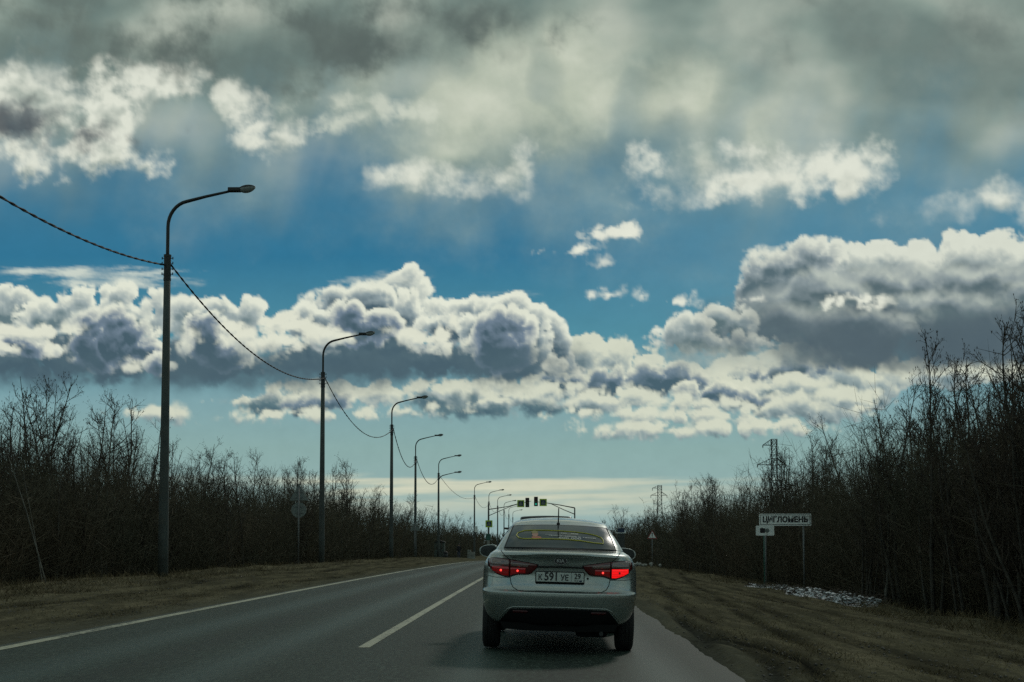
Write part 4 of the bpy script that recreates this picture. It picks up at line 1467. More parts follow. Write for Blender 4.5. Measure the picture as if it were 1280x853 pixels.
def build_signs():
    # place-name sign
    o = empty('place_name_sign', base_at(1003, 41.0), 'long white place-name board reading ЦИГЛОМЕНЬ on a grey post', 'sign', rz=R(-3))
    g = o.location.z
    zc = CAM_Z + (679 - 650.5) * 41 / F - g
    cx = -(1003 - 982.5) * 41 / F
    W_, H_ = 1.74, 0.41
    bm = bmesh.new()
    prism(bm, rrect(W_, H_, 0.03, 3, cx, zc), -0.012, 0.012)
    bm_obj('board', bm, M_WHITE, o)
    bm = bmesh.new()
    for (w, h, x, z) in ((W_ - 0.06, 0.018, cx, zc + H_ / 2 - 0.04), (W_ - 0.06, 0.018, cx, zc - H_ / 2 + 0.04), (0.018, H_ - 0.06, cx - W_ / 2 + 0.04, zc), (0.018, H_ - 0.06, cx + W_ / 2 - 0.04, zc)):
        box(bm, (x, -0.0135, z), (w, 0.003, h))
    bm_obj('border', bm, M_INK, o)
    text_obj('lettering', 'ЦИГЛОМЕНЬ', 0.255, M_INK, o, (cx, -0.0145, zc + 0.0), 0.001, 0.93, bold=0.012)
    bm = bmesh.new()
    for x in (cx + 0.62, cx - 0.66):
        tube(bm, [(x, 0.045, -0.4), (x, 0.045, zc + H_ / 2)], 0.032, 10)
    bm_obj('post', bm, M_GALV, o, True)
    bm = bmesh.new()
    for z in (zc - 0.13, zc + 0.13):
        box(bm, (cx, 0.022, z), (W_ - 0.1, 0.018, 0.03))
    bm_obj('rail', bm, M_GALV, o)
    # camera plate on its own thin post
    o = empty('camera_plate_sign', base_at(955.5, 40.0), 'small white plate with a black camera symbol, below left of the place-name board', 'sign')
    g = o.location.z
    zc = CAM_Z + (679 - 664) * 40 / F - g
    bm = bmesh.new()
    prism(bm, rrect(0.60, 0.33, 0.03, 3, 0.03, zc), -0.01, 0.01)
    bm_obj('plate', bm, M_WHITE, o)
    bm = bmesh.new()
    prism(bm, rrect(0.17, 0.15, 0.015, 2, -0.05, zc), -0.016, -0.011)
    prism(bm, rrect(0.06, 0.03, 0.01, 2, -0.07, zc + 0.08), -0.016, -0.011)
    c = [(0.10 + 0.07 * math.cos(2 * math.pi * i / 20), zc + 0.005 + 0.07 * math.sin(2 * math.pi * i / 20)) for i in range(20)]
    bm2 = bmesh.new()
    prism(bm2, c, -0.017, -0.012)
    bm_obj('camera_symbol', bm, M_INK, o)
    bm_obj('lens_symbol', bm2, M_BACK, o)
    bm = bmesh.new()
    tube(bm, [(0, 0.03, -0.4), (0, 0.03, zc + 0.16)], 0.020, 8)
    bm_obj('post', bm, M_SGREEN, o, True)
    # warning triangle on the right
    o = empty('warning_sign', base_at(815.5, 85.0), 'red-edged white warning triangle with exclamation mark on a thin post', 'sign')
    g = o.location.z
    zb = CAM_Z + (679 - 674.2) * 85 / F - g
    s = 0.72
    tri = lambda s, z, x=0: [(x - s / 2, z), (x + s / 2, z), (x, z + s * 0.87)]
    bm = bmesh.new(); prism(bm, tri(s, zb), -0.01, 0.01)
    bm_obj('red_border', bm, M_RED, o)
    bm = bmesh.new(); prism(bm, tri(s * 0.74, zb + 0.062), -0.016, -0.011)
    bm_obj('white_field', bm, M_WHITE, o)
    bm = bmesh.new()
    prism(bm, [(-0.02, zb + 0.2), (0.02, zb + 0.2), (0.036, zb + 0.42), (-0.036, zb + 0.42)], -0.020, -0.017)
    prism(bm, rrect(0.05, 0.05, 0.02, 3, 0, zb + 0.14), -0.020, -0.017)
    bm_obj('exclamation_mark', bm, M_INK, o)
    bm = bmesh.new(); tube(bm, [(0, 0.04, -0.4), (0, 0.04, zb + 0.55)], 0.034, 8)
    bm_obj('post', bm, M_GALV, o, True)
    # backs of signs for the oncoming side
    o = empty('sign_seen_from_behind', base_at(373, 53.0), 'grey backs of a triangular sign above a round sign on one post', 'sign')
    g = o.location.z
    z1 = CAM_Z + (679 - 626) * 53 / F - g
    z2 = CAM_Z + (679 - 638) * 53 / F - g
    bm = bmesh.new(); prism(bm, tri(0.86, z1), -0.01, 0.01)
    bm_obj('triangle_back', bm, M_BACK, o)
    bm = bmesh.new(); prism(bm, [(0.34 * math.cos(2 * math.pi * i / 28), z2 + 0.34 * math.sin(2 * math.pi * i / 28)) for i in range(28)], -0.01, 0.01)
    bm_obj('disc_back', bm, M_BACK, o)
    bm = bmesh.new()
    tube(bm, [(0, -0.04, -0.4), (0, -0.04, z1 + 0.6)], 0.036, 10)
    bm_obj('post', bm, M_GALV, o, True)
    bm = bmesh.new()
    for z in (z1 + 0.12, z1 + 0.36, z2 + 0.14, z2 - 0.14):
        box(bm, (0, -0.02, z), (0.34, 0.02, 0.03))
    bm_obj('bracket', bm, M_GALV, o)
    o = empty('sign_seen_from_behind', base_at(518.5, 100.0), 'small grey back of a triangular sign in front of the fourth lamp post', 'sign')
    z1 = CAM_Z + (679 - 664) * 100 / F - o.location.z
    bm = bmesh.new(); prism(bm, tri(0.86, z1), -0.01, 0.01)
    bm_obj('triangle_back', bm, M_BACK, o)
    bm = bmesh.new(); tube(bm, [(0, -0.04, -0.4), (0, -0.04, z1 + 0.6)], 0.036, 8)
    bm_obj('post', bm, M_GALV, o, True)


build_signs()


def crossing_sign(o, cx, zc, s):
    """square crossing sign: yellow-green frame, dark blue square, white triangle with a walking figure"""
    bm = bmesh.new(); prism(bm, rrect(s, s, 0.04, 2, cx, zc), -0.05, 0.0)
    f = bm_obj('crossing_panel', bm, M_LIME, o)
    bm = bmesh.new(); prism(bm, rrect(s * 0.70, s * 0.70, 0.03, 2, cx, zc), -0.056, -0.051)
    bm_obj('blue_square', bm, M_BLUE, f)
    k = s * 0.29
    bm = bmesh.new(); prism(bm, [(cx - k, zc - k * 0.85), (cx + k, zc - k * 0.85), (cx, zc + k)], -0.062, -0.057)
    bm_obj('white_triangle', bm, M_BACK, f)
    bm = bmesh.new()
    q = k * 0.55
    box(bm, (cx, -0.064, zc - 0.05 * k), (0.16 * q, 0.003, 0.75 * q))
    box(bm, (cx - 0.22 * q, -0.064, zc - 0.75 * q), (0.14 * q, 0.003, 0.8 * q), None)
    box(bm, (cx + 0.22 * q, -0.064, zc - 0.75 * q), (0.14 * q, 0.003, 0.8 * q), None)
    box(bm, (cx, -0.064, zc + 0.5 * q), (0.26 * q, 0.003, 0.26 * q))
    bm_obj('walking_figure', bm, M_INK, f)


def traffic_head(o, cx, zc, green):
    bm = bmesh.new(); box(bm, (cx, -0.12, zc), (0.46, 0.24, 1.35), None, 0.03)
    h = bm_obj('signal_housing', bm, M_BLACK, o)
    bm = bmesh.new(); prism(bm, rrect(0.62, 1.5, 0.06, 2, cx, zc), 0.005, 0.02)
    bm_obj('backplate', bm, M_INK, h)
    for i, (nm, c) in enumerate((('red_lens', (0.10, 0.01, 0.01)), ('amber_lens', (0.10, 0.06, 0.01)), ('green_lens', (0.01, 0.08, 0.05)))):
        z = zc + 0.42 - 0.42 * i
        bm = bmesh.new()
        tube(bm, [(cx, -0.245, z), (cx, -0.265, z)], 0.15, 16)
        lit = green and i == 2
        mm = bpy.data.materials.get(nm + ('_lit' if lit else '')) or mat(nm + ('_lit' if lit else ''), c, 0.3, var=0.03, emit=(0.02, 0.55, 0.38) if lit else None, estr=0.45 if lit else 0)
        bm_obj(nm, bm, mm, h)
        bm = bmesh.new()
        V = []
        for k in range(9):
            a = math.pi * k / 8
            V.append(((cx + 0.17 * math.cos(a), -0.24, z + 0.17 * math.sin(a)), (cx + 0.17 * math.cos(a), -0.44, z + 0.17 * math.sin(a))))
        vv_ = [(bm.verts.new(a), bm.verts.new(b)) for a, b in V]
        for k in range(8):
            bm.faces.new((vv_[k][0], vv_[k + 1][0], vv_[k + 1][1], vv_[k][1]))
        bm_obj('visor', bm, M_BLACK, h)


def build_traffic():
    d = LAMPS[7].y - 1.5
    # left mast, strapped to the lamp post
    x0 = LAMPS[7].x
    px2x = lambda px: at_px(px, 679, d).x
    zof = lambda py: CAM_Z + (679 - py) * d / F
    o = empty('traffic_light_mast', (x0, d, g1(x0, d)), 'left traffic light arm with crossing sign and unlit-looking signal over the road', 'traffic light', 'traffic light masts at the crossing')
    g = o.location.z
    X = lambda px: px2x(px) - x0
    Z = lambda py: zof(py) - g
    bm = bmesh.new(); tube(bm, [(0.0, 0, -0.4), (0, 0, 3.2), (0, 0, Z(630))], [0.15, 0.13, 0.10], 12)
    bm_obj('mast', bm, M_CONC, o, True)
    bm = bmesh.new()
    tube(bm, [(0, 0, Z(637.5)), (X(634), 0, Z(634)), (X(647), 0, Z(630.5)), (X(664), 0, Z(627))], [0.075, 0.06, 0.05, 0.04], 8)
    tube(bm, [(0, 0, Z(645.5)), (X(622), 0, Z(640.5)), (X(640), 0, Z(633)), (X(647), 0, Z(631))], [0.06, 0.05, 0.045, 0.04], 8)
    bm_obj('arm', bm, M_DARKM, o, True)
    crossing_sign(o, X(651), Z(630.2), 1.12)
    traffic_head(o, X(659.2), Z(628.8), False)
    o2 = empty('crossing_sign', (x0, d - 0.35, g), 'yellow-edged square crossing sign low on the left mast, above a green box', 'sign')
    crossing_sign(o2, X(611.3), Z(655.5), 1.10)
    bm = bmesh.new(); tube(bm, [(0.0, 0.04, -0.4), (0.0, 0.04, Z(651))], 0.05, 8)
    bm_obj('post', bm, M_DARKM, o2, True)
    o3 = empty('signal_cabinet', (x0 + 0.02, d - 0.8, g), 'green control box on a pale grey pedestal at the foot of the left mast', 'cabinet')
    bm = bmesh.new(); box(bm, (0, 0, (Z(668) + Z(676)) / 2), (0.75, 0.4, Z(668) - Z(676)), None, 0.03)
    bb = bm_obj('box', bm, M_SGREEN, o3)
    bm = bmesh.new(); box(bm, (0, -0.203, (Z(668) + Z(676)) / 2), (0.6, 0.01, 0.75))
    bm_obj('door', bm, M_SGREEN, bb)
    bm = bmesh.new(); box(bm, (0, 0, Z(676) / 2 - 0.2), (0.42, 0.34, Z(676) + 0.38), None, 0.02)
    bm_obj('pedestal', bm, mat('pedestal', (0.22, 0.23, 0.20), 0.8), o3)
    # right mast with the angular arm
    xr = px2x(718.5)
    o = empty('traffic_light_mast', (xr, d, g1(xr, d)), 'right traffic light arm, angular, with crossing sign and green light', 'traffic light', 'traffic light masts at the crossing')
    g = o.location.z
    X = lambda px: px2x(px) - xr
    Z = lambda py: zof(py) - g
    bm = bmesh.new(); tube(bm, [(0.0, 0, -0.4), (0, 0, 3.0), (0, 0, Z(635.8))], [0.13, 0.12, 0.10], 12)
    bm_obj('mast', bm, M_DARKM, o, True)
    bm = bmesh.new()
    tube(bm, [(0.02, 0, Z(635.6)), (X(700), 0, Z(632)), (X(684), 0, Z(629.5)), (X(668), 0, Z(627.5))], [0.10, 0.07, 0.06, 0.04], 8)
    tube(bm, [(0, 0, Z(643.5)), (X(705), 0, Z(638)), (X(688), 0, Z(630))], [0.07, 0.06, 0.05], 8)
    bm_obj('arm', bm, M_DARKM, o, True)
    crossing_sign(o, X(679), Z(628.8), 1.15)
    traffic_head(o, X(670), Z(627.5), True)


build_traffic()


def build_pylons():
    def pylon(px, ytop, d, w, arms, label):
        x = at_px(px, 679, d).x
        g = g1(x, d)
        o = empty('power_pylon', (x, d, g), label, 'pylon', 'lattice power pylons beyond the right-hand trees')
        Ht = CAM_Z + (679 - ytop) * d / F - g
        bm = bmesh.new()
        r = 0.09
        n = 15
        wid = lambda z: w * (1.0 if z > Ht * 0.72 else 1 + 1.6 * (Ht * 0.72 - z) / Ht)
        zs = [Ht * (1 - (1 - i / n) ** 1.35) for i in range(n + 1)]
        zs = [Ht - (Ht) * (1 - i / n) ** 1.35 for i in range(n + 1)]
        for sx_ in (-1, 1):
            for sy_ in (-1, 1):
                tube(bm, [(sx_ * wid(z) / 2, sy_ * wid(z) / 2, z) for z in zs], r, 4, False)
        for i in range(n):
            a, b = zs[i], zs[i + 1]
            for (p, q) in (((-1, -1), (1, -1)), ((1, -1), (1, 1)), ((1, 1), (-1, 1)), ((-1, 1), (-1, -1))):
                wa, wb = wid(a) / 2, wid(b) / 2
                tube(bm, [(p[0] * wa, p[1] * wa, a), (q[0] * wb, q[1] * wb, b)], r * 0.6, 3, False)
                tube(bm, [(q[0] * wa, q[1] * wa, a), (p[0] * wb, p[1] * wb, b)], r * 0.6, 3, False)
                tube(bm, [(p[0] * wb, p[1] * wb, b), (q[0] * wb, q[1] * wb, b)], r * 0.5, 3, False)
        bm_obj('lattice_tower', bm, M_DARKM, o)
        for (zy, xl, xr_, rise) in arms:
            z = CAM_Z + (679 - zy) * d / F - g
            for xe in (xl, xr_):
                if not xe:
                    continue
                e = xe * d / F
                bm = bmesh.new()
                s = 1 if e > 0 else -1
                hh = rise * d / F
                for sy_ in (-1, 1):
                    tube(bm, [(s * w / 2, sy_ * w / 2, z), (e, 0, z)], r * 0.9, 4, False)
                    tube(bm, [(s * w / 2, sy_ * w / 2, z + hh), (e, 0, z + 0.05)], r * 0.8, 4, False)
                for k in (0.35, 0.65):
                    xx = s * w / 2 + (e - s * w / 2) * k
                    tube(bm, [(xx, 0, z), (xx, 0, z + hh * (1 - k))], r * 0.6, 3, False)
                    tube(bm, [(xx, 0, z + hh * (1 - k)), (xx + s * abs(e) * 0.2, 0, z)], r * 0.6, 3, False)
                a_ = bm_obj('crossarm', bm, M_DARKM, o)
                bm = bmesh.new()
                tube(bm, [(e, 0, z), (e, 0, z - 3.2 * d / F)], r * 1.5, 5)
                bm_obj('insulator', bm, M_DARKM, a_)
    pylon(969, 550, 335, 1.45, ((557.5, -14, 0, 7.5), (582, -21, 14, 8)), 'nearer lattice power pylon rising above the right trees')
    pylon(825, 607.5, 600, 2.0, ((611, -9, 0, 3), (620, -11, 9, 4)), 'small distant lattice power pylon above the far trees')


build_pylons()


def build_person():
    d = 150.0
    b0 = base_at(573.5, d)
    o = empty('person', b0, 'person in a dark coat and pale blue trousers standing at the left brush edge', 'person', rz=R(20))
    V = {'pelvis': (0, 0, 0.93), 'chest': (0, 0, 1.28), 'neck': (0, 0, 1.47), 'head0': (0, -0.01, 1.56), 'head1': (0, -0.01, 1.70)}
    verts = [(0, 0, 0.93), (0, 0, 1.15), (0, 0, 1.33), (0, 0, 1.47), (0, -0.01, 1.57), (0, -0.01, 1.70)]
    rad = [0.15, 0.145, 0.17, 0.06, 0.095, 0.085]
    edges = [(0, 1), (1, 2), (2, 3), (3, 4), (4, 5)]
    for s in (-1, 1):
        i = len(verts)
        verts += [(s * 0.2, 0, 1.40), (s * 0.25, 0.02, 1.12), (s * 0.24, -0.06, 0.86), (s * 0.24, -0.08, 0.76)]
        rad += [0.065, 0.05, 0.038, 0.035]
        edges += [(2, i), (i, i + 1), (i + 1, i + 2), (i + 2, i + 3)]
        for f in range(5):
            verts.append((s * (0.235 + 0.004 * f), -0.11 + 0.018 * f, 0.68 + 0.01 * abs(f - 2)))
            rad.append(0.009)
            edges.append((i + 3, len(verts) - 1))
        i = len(verts)
        verts += [(s * 0.10, 0, 0.86), (s * 0.11, -0.01, 0.48), (s * 0.12, 0.02, 0.09), (s * 0.13, -0.14, 0.04)]
        rad += [0.085, 0.06, 0.045, 0.04]
        edges += [(0, i), (i, i + 1), (i + 1, i + 2), (i + 2, i + 3)]
    me = bpy.data.meshes.new('body')
    me.from_pydata(verts, edges, [])
    b = bpy.data.objects.new('body', me)
    COL.objects.link(b)
    sk = b.modifiers.new('skin', 'SKIN')
    for i, r_ in enumerate(rad):
        me.skin_vertices[0].data[i].radius = (r_, r_)
    me.skin_vertices[0].data[0].use_root = True
    b.modifiers.new('sub', 'SUBSURF').levels = 1
    dg = bpy.context.evaluated_depsgraph_get()
    me2 = bpy.data.meshes.new_from_object(b.evaluated_get(dg))
    bpy.data.objects.remove(b)
    b = bpy.data.objects.new('body', me2)
    COL.objects.link(b)
    b.parent = o
    me2.materials.clear()
    for m_ in (mat('dark_coat', (0.012, 0.013, 0.018), 0.9), mat('pale_jeans', (0.05, 0.065, 0.11), 0.9), mat('skin', (0.30, 0.20, 0.15), 0.6)):
        me2.materials.append(m_)
    for p in me2.polygons:
        z = p.center.z
        p.material_index = 1 if z < 0.80 and abs(p.center.x) < 0.2 else (2 if z > 1.5 or (abs(p.center.x) > 0.2 and z < 0.84) else 0)
        p.use_smooth = True
    bm = bmesh.new()
    bmesh.ops.create_uvsphere(bm, u_segments=14, v_segments=8, radius=0.105)
    for v in bm.verts:
        v.co = Vector((v.co.x, v.co.y * 1.05 + 0.012, v.co.z * 0.85 + 1.70))
    bm_obj('hair', bm, M_INK, b, True)


build_person()


def build_roadside():
    # tall grey-green utility cabinet
    d = 150.0
    b0 = base_at(549.5, d)
    o = empty('utility_cabinet', b0, 'tall grey-green metal cabinet beside the fifth lamp post', 'cabinet')
    bm = bmesh.new(); box(bm, (0, 0, 1.15), (1.3, 0.9, 2.5), None, 0.03)
    bm_obj('body', bm, mat('cabinet_green', (0.075, 0.10, 0.085), 0.7, var=0.2, vscale=2), o)
    for s in (-1, 1):
        bm = bmesh.new(); box(bm, (s * 0.31, -0.46, 1.15), (0.58, 0.03, 2.2), None, 0.01)
        dd = bm_obj('door', bm, bpy.data.materials['cabinet_green'], o)
        bm = bmesh.new(); box(bm, (s * 0.25, -0.485, 1.7), (0.26, 0.02, 0.30))
        bm_obj('vent', bm, M_DARKM, dd)
    bm = bmesh.new(); prism(bm, [(-0.75, 2.4), (0.75, 2.4), (0.75, 2.46), (0, 2.72), (-0.75, 2.46)], -0.55, 0.55)
    bm_obj('roof', bm, M_DARKM, o)
    b0 = base_at(557.0, d - 2)
    o = empty('litter_bin', b0, 'small dark bin standing right of the grey-green cabinet', 'bin')
    bm = bmesh.new(); tube(bm, [(0, 0, -0.1), (0, 0, 0.75)], [0.24, 0.30], 12)
    bm_obj('body', bm, M_DARKM, o, True)
    bm = bmesh.new(); tube(bm, [(0, 0, 0.74), (0, 0, 0.80), (0, 0, 0.95)], [0.33, 0.33, 0.1], 12)
    bm_obj('lid', bm, M_BLACK, o, True)
    # concrete blocks by the crossing
    mb = mat('block_concrete', (0.24, 0.25, 0.22), 0.85, var=0.2, vscale=3)
    for (px, w, h, lab) in ((586.5, 0.42, 1.05, 'pale concrete post standing at the verge left of the car mirror'), (591.0, 0.50, 0.85, 'grey concrete block right beside the pale concrete post')):
        b0 = base_at(px, 150)
        bm = bmesh.new(); box(bm, (0, 0, h / 2 - 0.1), (w, 0.45, h + 0.2), None, 0.04)
        box(bm, (0, 0, 0.0), (w * 1.15, 0.55, 0.16), None, 0.03)
        q = bm_obj('concrete_block', bm, mb, None, loc=b0)
        tag(q, lab, 'concrete block')
    # grey info pillar with a blue top seen behind the right car mirror
    d = 75.0
    b0 = base_at(776.5, d)
    g = b0.z
    Z = lambda py: CAM_Z + (679 - py) * d / F - g
    o = empty('roadside_pillar', b0, 'grey pillar with a small blue top panel beyond the right side of the silver car', 'pillar')
    bm = bmesh.new(); box(bm, (0, 0, Z(667.5) / 2 - 0.1), (0.42, 0.3, Z(667.5) + 0.2), None, 0.03)
    bm_obj('shaft', bm, mat('pillar_grey', (0.055, 0.065, 0.06), 0.7), o)
    bm = bmesh.new(); box(bm, (0, 0, Z(666.9)), (0.62, 0.36, 0.05), None, 0.01)
    bm_obj('ledge', bm, M_WHITE, o)
    bm = bmesh.new(); box(bm, (0, 0, Z(663.5)), (0.42, 0.08, 0.26), None, 0.01)
    bm_obj('blue_panel', bm, M_BLUE, o)
    # a heap of pale rubble near the warning sign
    bm = bmesh.new()
    rs = np.random.RandomState(4)
    c = base_at(801, 84)
    for i in range(16):
        r = bmesh.ops.create_icosphere(bm, subdivisions=1, radius=0.12 * rs.uniform(0.5, 1.3))
        for v in r['verts']:
            v.co *= rs.uniform(0.75, 1.25)
        px_ = c.x + rs.normal() * 0.5
        bmesh.ops.translate(bm, vec=(px_, c.y + rs.normal() * 0.3, g1(px_, 84) + 0.06 + 0.12 * rs.rand()), verts=r['verts'])
    q = bm_obj('rubble_heap', bm, mat('rubble', (0.33, 0.34, 0.31), 0.9, var=0.2, vscale=4))
    tag(q, 'low heap of pale rubble left of the warning triangle', 'rubble')


build_roadside()

# ------------------------------------------------------------------ the silver saloon
def car_paint():
    m = bpy.data.materials.new('silver_paint')
    m.use_nodes = True
    t = m.node_tree
    b = NB(t)
    bs = t.nodes['Principled BSDF']
    tc = b.n('ShaderNodeTexCoord').outputs['Object']
    sp = b.n('ShaderNodeSeparateXYZ')
    t.links.new(tc, sp.inputs[0])
    fl = b.noise(tc, 900, 2, 0.5)
    grime = b.noise(tc, 3.5, 6, 0.65)
    c = b.ramp(fl, [(0.35, (0.32, 0.35, 0.33, 1)), (0.65, (0.44, 0.475, 0.45, 1))])
    low = b.ss(sp.outputs[2], 0.62, 0.28, 0, 0.35)
    c = b.mix(b.m('MULTIPLY', low, b.ss(grime, 0.3, 0.65, 0.35, 1)), c, (0.10, 0.098, 0.082, 1))
    c = b.mix(b.ss(grime, 0.52, 0.75, 0, 0.16), c, (0.12, 0.12, 0.10, 1))
    t.links.new(c, bs.inputs['Base Color'])
    bs.inputs['Metallic'].default_value = 0.75
    t.links.new(b.m('ADD', b.lerp(grime, 0.3, 0.7, 0.20, 0.32), b.m('MULTIPLY', low, 0.4)), bs.inputs['Roughness'])
    bs.inputs['Coat Weight'].default_value = 0.9
    bs.inputs['Coat Roughness'].default_value = 0.05
    return m


def pchip(xs, ys, q):
    xs, ys = np.asarray(xs, float), np.asarray(ys, float)
    h = np.diff(xs); dl = np.diff(ys) / h
    d = np.zeros(len(xs))
    for i in range(1, len(xs) - 1):
        if dl[i - 1] * dl[i] > 0:
            w1, w2 = 2 * h[i] + h[i - 1], h[i] + 2 * h[i - 1]
            d[i] = (w1 + w2) / (w1 / dl[i - 1] + w2 / dl[i])
    d[0], d[-1] = dl[0], dl[-1]
    k = np.clip(np.searchsorted(xs, q) - 1, 0, len(xs) - 2)
    t = (q - xs[k]) / h[k]
    return ((1 + 2 * t) * (1 - t) ** 2 * ys[k] + t * (1 - t) ** 2 * h[k] * d[k] + t * t * (3 - 2 * t) * ys[k + 1] + t * t * (t - 1) * h[k] * d[k + 1])


def body_rings(L, sub, npt):
    """L rows: z, rear y at the middle, front y, half width, rear corner depth, front corner depth, roundness, rear crown"""
    L = np.array(L, float)
    n = len(L)
    q = np.linspace(0, n - 1, (n - 1) * sub + 1)
    cols = [pchip(np.arange(n), L[:, i], q) for i in range(L.shape[1])]
    rings = []
    for z, yr, yf, hw, cr, cf, ex, zc in zip(*cols):
        # half outline from the rear middle to the front middle
        pts = []
        for i in range(npt + 1):
            a = (math.pi / 2) * i / npt
            x = hw * math.sin(a) ** (2 / ex)
            c = cr * (1 - math.cos(a) ** (2 / ex))
            pts.append((x, yr + c, z - zc * (x / hw) ** 2))
        ym = (yf - cf) - (yr + cr)
        for i in range(1, 15):
            u = i / 15
            pts.append((hw + 0.012 * math.sin(math.pi * u), yr + cr + ym * u, z - zc))
        for i in range(npt, -1, -1):
            a = (math.pi / 2) * i / npt
            x = hw * math.sin(a) ** (2 / ex)
            c = cf * (1 - math.cos(a) ** (2 / ex))
            pts.append((x, yf - c, z - zc * (x / hw) ** 2))
        full = [(-x, y, zz) for x, y, zz in reversed(pts[1:-1])]
        rings.append(pts + full)
    return rings


def rings_mesh(bm, rings, cap=True):
    vr = [[bm.verts.new(p) for p in r] for r in rings]
    n = len(vr[0])
    for a, b in zip(vr[:-1], vr[1:]):
        for k in range(n):
            bm.faces.new((a[k], a[(k + 1) % n], b[(k + 1) % n], b[k]))
    if cap:
        bm.faces.new(vr[0][::-1])
        bm.faces.new(vr[-1])


class Skin:
    """places things on the body by looking at it from behind or from the side"""

    def __init__(s, ob):
        bm = bmesh.new()
        bm.from_mesh(ob.data)
        s.t = BVHTree.FromBMesh(bm)
        bm.free()

    def rear(s, x, z):
        h, n, _, _ = s.t.ray_cast(Vector((x, -3, z)), Vector((0, 1, 0)))
        if h is None:
            h, n, _, _ = s.t.find_nearest(Vector((x, 0.3, z)))
        return h, n

    def patch(s, name, top, bot, xs, nv, m, parent, out=0.006, crown=0.0, skirt=0.012):
        """sheet lying on the rear between two curves z = top(x), bot(x)"""
        bm = bmesh.new()
        G = []
        for i, x in enumerate(xs):
            col = []
            for j in range(nv + 1):
                v = j / nv
                z = bot(x) + (top(x) - bot(x)) * v
                h, n = s.rear(x, z)
                if n.y > 0:
                    n = -n
                u = i / (len(xs) - 1)
                k = out + crown * (4 * u * (1 - u)) ** 0.5 * (4 * v * (1 - v)) ** 0.5
                col.append(bm.verts.new(h + n * k))
            G.append(col)
        for i in range(len(G) - 1):
            for j in range(nv):
                bm.faces.new((G[i][j], G[i + 1][j], G[i + 1][j + 1], G[i][j + 1]))
        if skirt:
            loop = [G[i][0] for i in range(len(G))] + [G[-1][j] for j in range(1, nv + 1)] + [G[i][nv] for i in range(len(G) - 2, -1, -1)] + [G[0][j] for j in range(nv - 1, 0, -1)]
            low = [bm.verts.new(v.co + Vector((0, skirt + out, 0))) for v in loop]
            for a in range(len(loop)):
                b = (a + 1) % len(loop)
                if (loop[a].co - loop[b].co).length > 1e-6:
                    bm.faces.new((loop[a], low[a], low[b], loop[b]))
        bmesh.ops.remove_doubles(bm, verts=bm.verts, dist=1e-5)
        return bm_obj(name, bm, m, parent, True)

    def line(s, name, pts, rad, m, parent, out=0.0, n=12, seg=6):
        P_ = []
        for (a, b) in zip(pts[:-1], pts[1:]):
            for k in range(n):
                t = k / n
                P_.append((a[0] + (b[0] - a[0]) * t, a[1] + (b[1] - a[1]) * t))
        P_.append(pts[-1])
        Q_ = []
        for x, z in P_:
            h, nn = s.rear(x, z)
            if nn.y > 0:
                nn = -nn
            Q_.append(h + nn * out)
        bm = bmesh.new()
        tube(bm, Q_, rad, seg)
        return bm_obj(name, bm, m, parent, True)


def wheel(parent, x, y, r, w, tyre_m, rim_m, side):
    bm = bmesh.new()
    prof_ = [(-w / 2, r * 0.68), (-w / 2, r * 0.86), (-w * 0.43, r * 0.965), (-w * 0.3, r), (w * 0.3, r), (w * 0.43, r * 0.965), (w / 2, r * 0.86), (w / 2, r * 0.68)]
    n = 36
    rg = []
    for k in range(n):
        a = 2 * math.pi * k / n
        rg.append([bm.verts.new((px_, rr * math.cos(a), rr * math.sin(a))) for px_, rr in prof_])
    for k in range(n):
        for j in range(len(prof_) - 1):
            bm.faces.new((rg[k][j], rg[(k + 1) % n][j], rg[(k + 1) % n][j + 1], rg[k][j + 1]))
    wh = bm_obj('wheel', bm, tyre_m, parent, True, loc=(x, y, r))
    bm = bmesh.new()
    for xx in (-w * 0.22, 0, w * 0.22):       # tread grooves
        ring = [(xx, (r + 0.001) * math.cos(2 * math.pi * k / 40), (r + 0.001) * math.sin(2 * math.pi * k / 40)) for k in range(41)]
        tube(bm, ring, 0.004, 4, False)
    bm_obj('tread_groove', bm, M_INK, wh)
    bm = bmesh.new()
    tube(bm, [(side * w * 0.36, 0, 0), (side * w * 0.42, 0, 0)], r * 0.16, 18)
    for k in range(7):
        a = 2 * math.pi * k / 7
        box(bm, (side * w * 0.38, r * 0.36 * math.cos(a), r * 0.36 * math.sin(a)), (0.02, r * 0.55, 0.055), Matrix.Rotation(0, 3, 'X'))
        vs_ = list(bm.verts)[-8:]
        bmesh.ops.translate(bm, vec=(-side * w * 0.38, -r * 0.36 * math.cos(a), -r * 0.36 * math.sin(a)), verts=vs_)
        bmesh.ops.rotate(bm, cent=(0, 0, 0), matrix=Matrix.Rotation(a, 3, 'X'), verts=vs_)
        bmesh.ops.translate(bm, vec=(side * w * 0.38, r * 0.36 * math.cos(a), r * 0.36 * math.sin(a)), verts=vs_)
    ringp = [(side * w * 0.40, r * 0.66 * math.cos(2 * math.pi * k / 36), r * 0.66 * math.sin(2 * math.pi * k / 36)) for k in range(37)]
    tube(bm, ringp, 0.016, 6, False)
    bm_obj('rim', bm, rim_m, wh)
    return wh


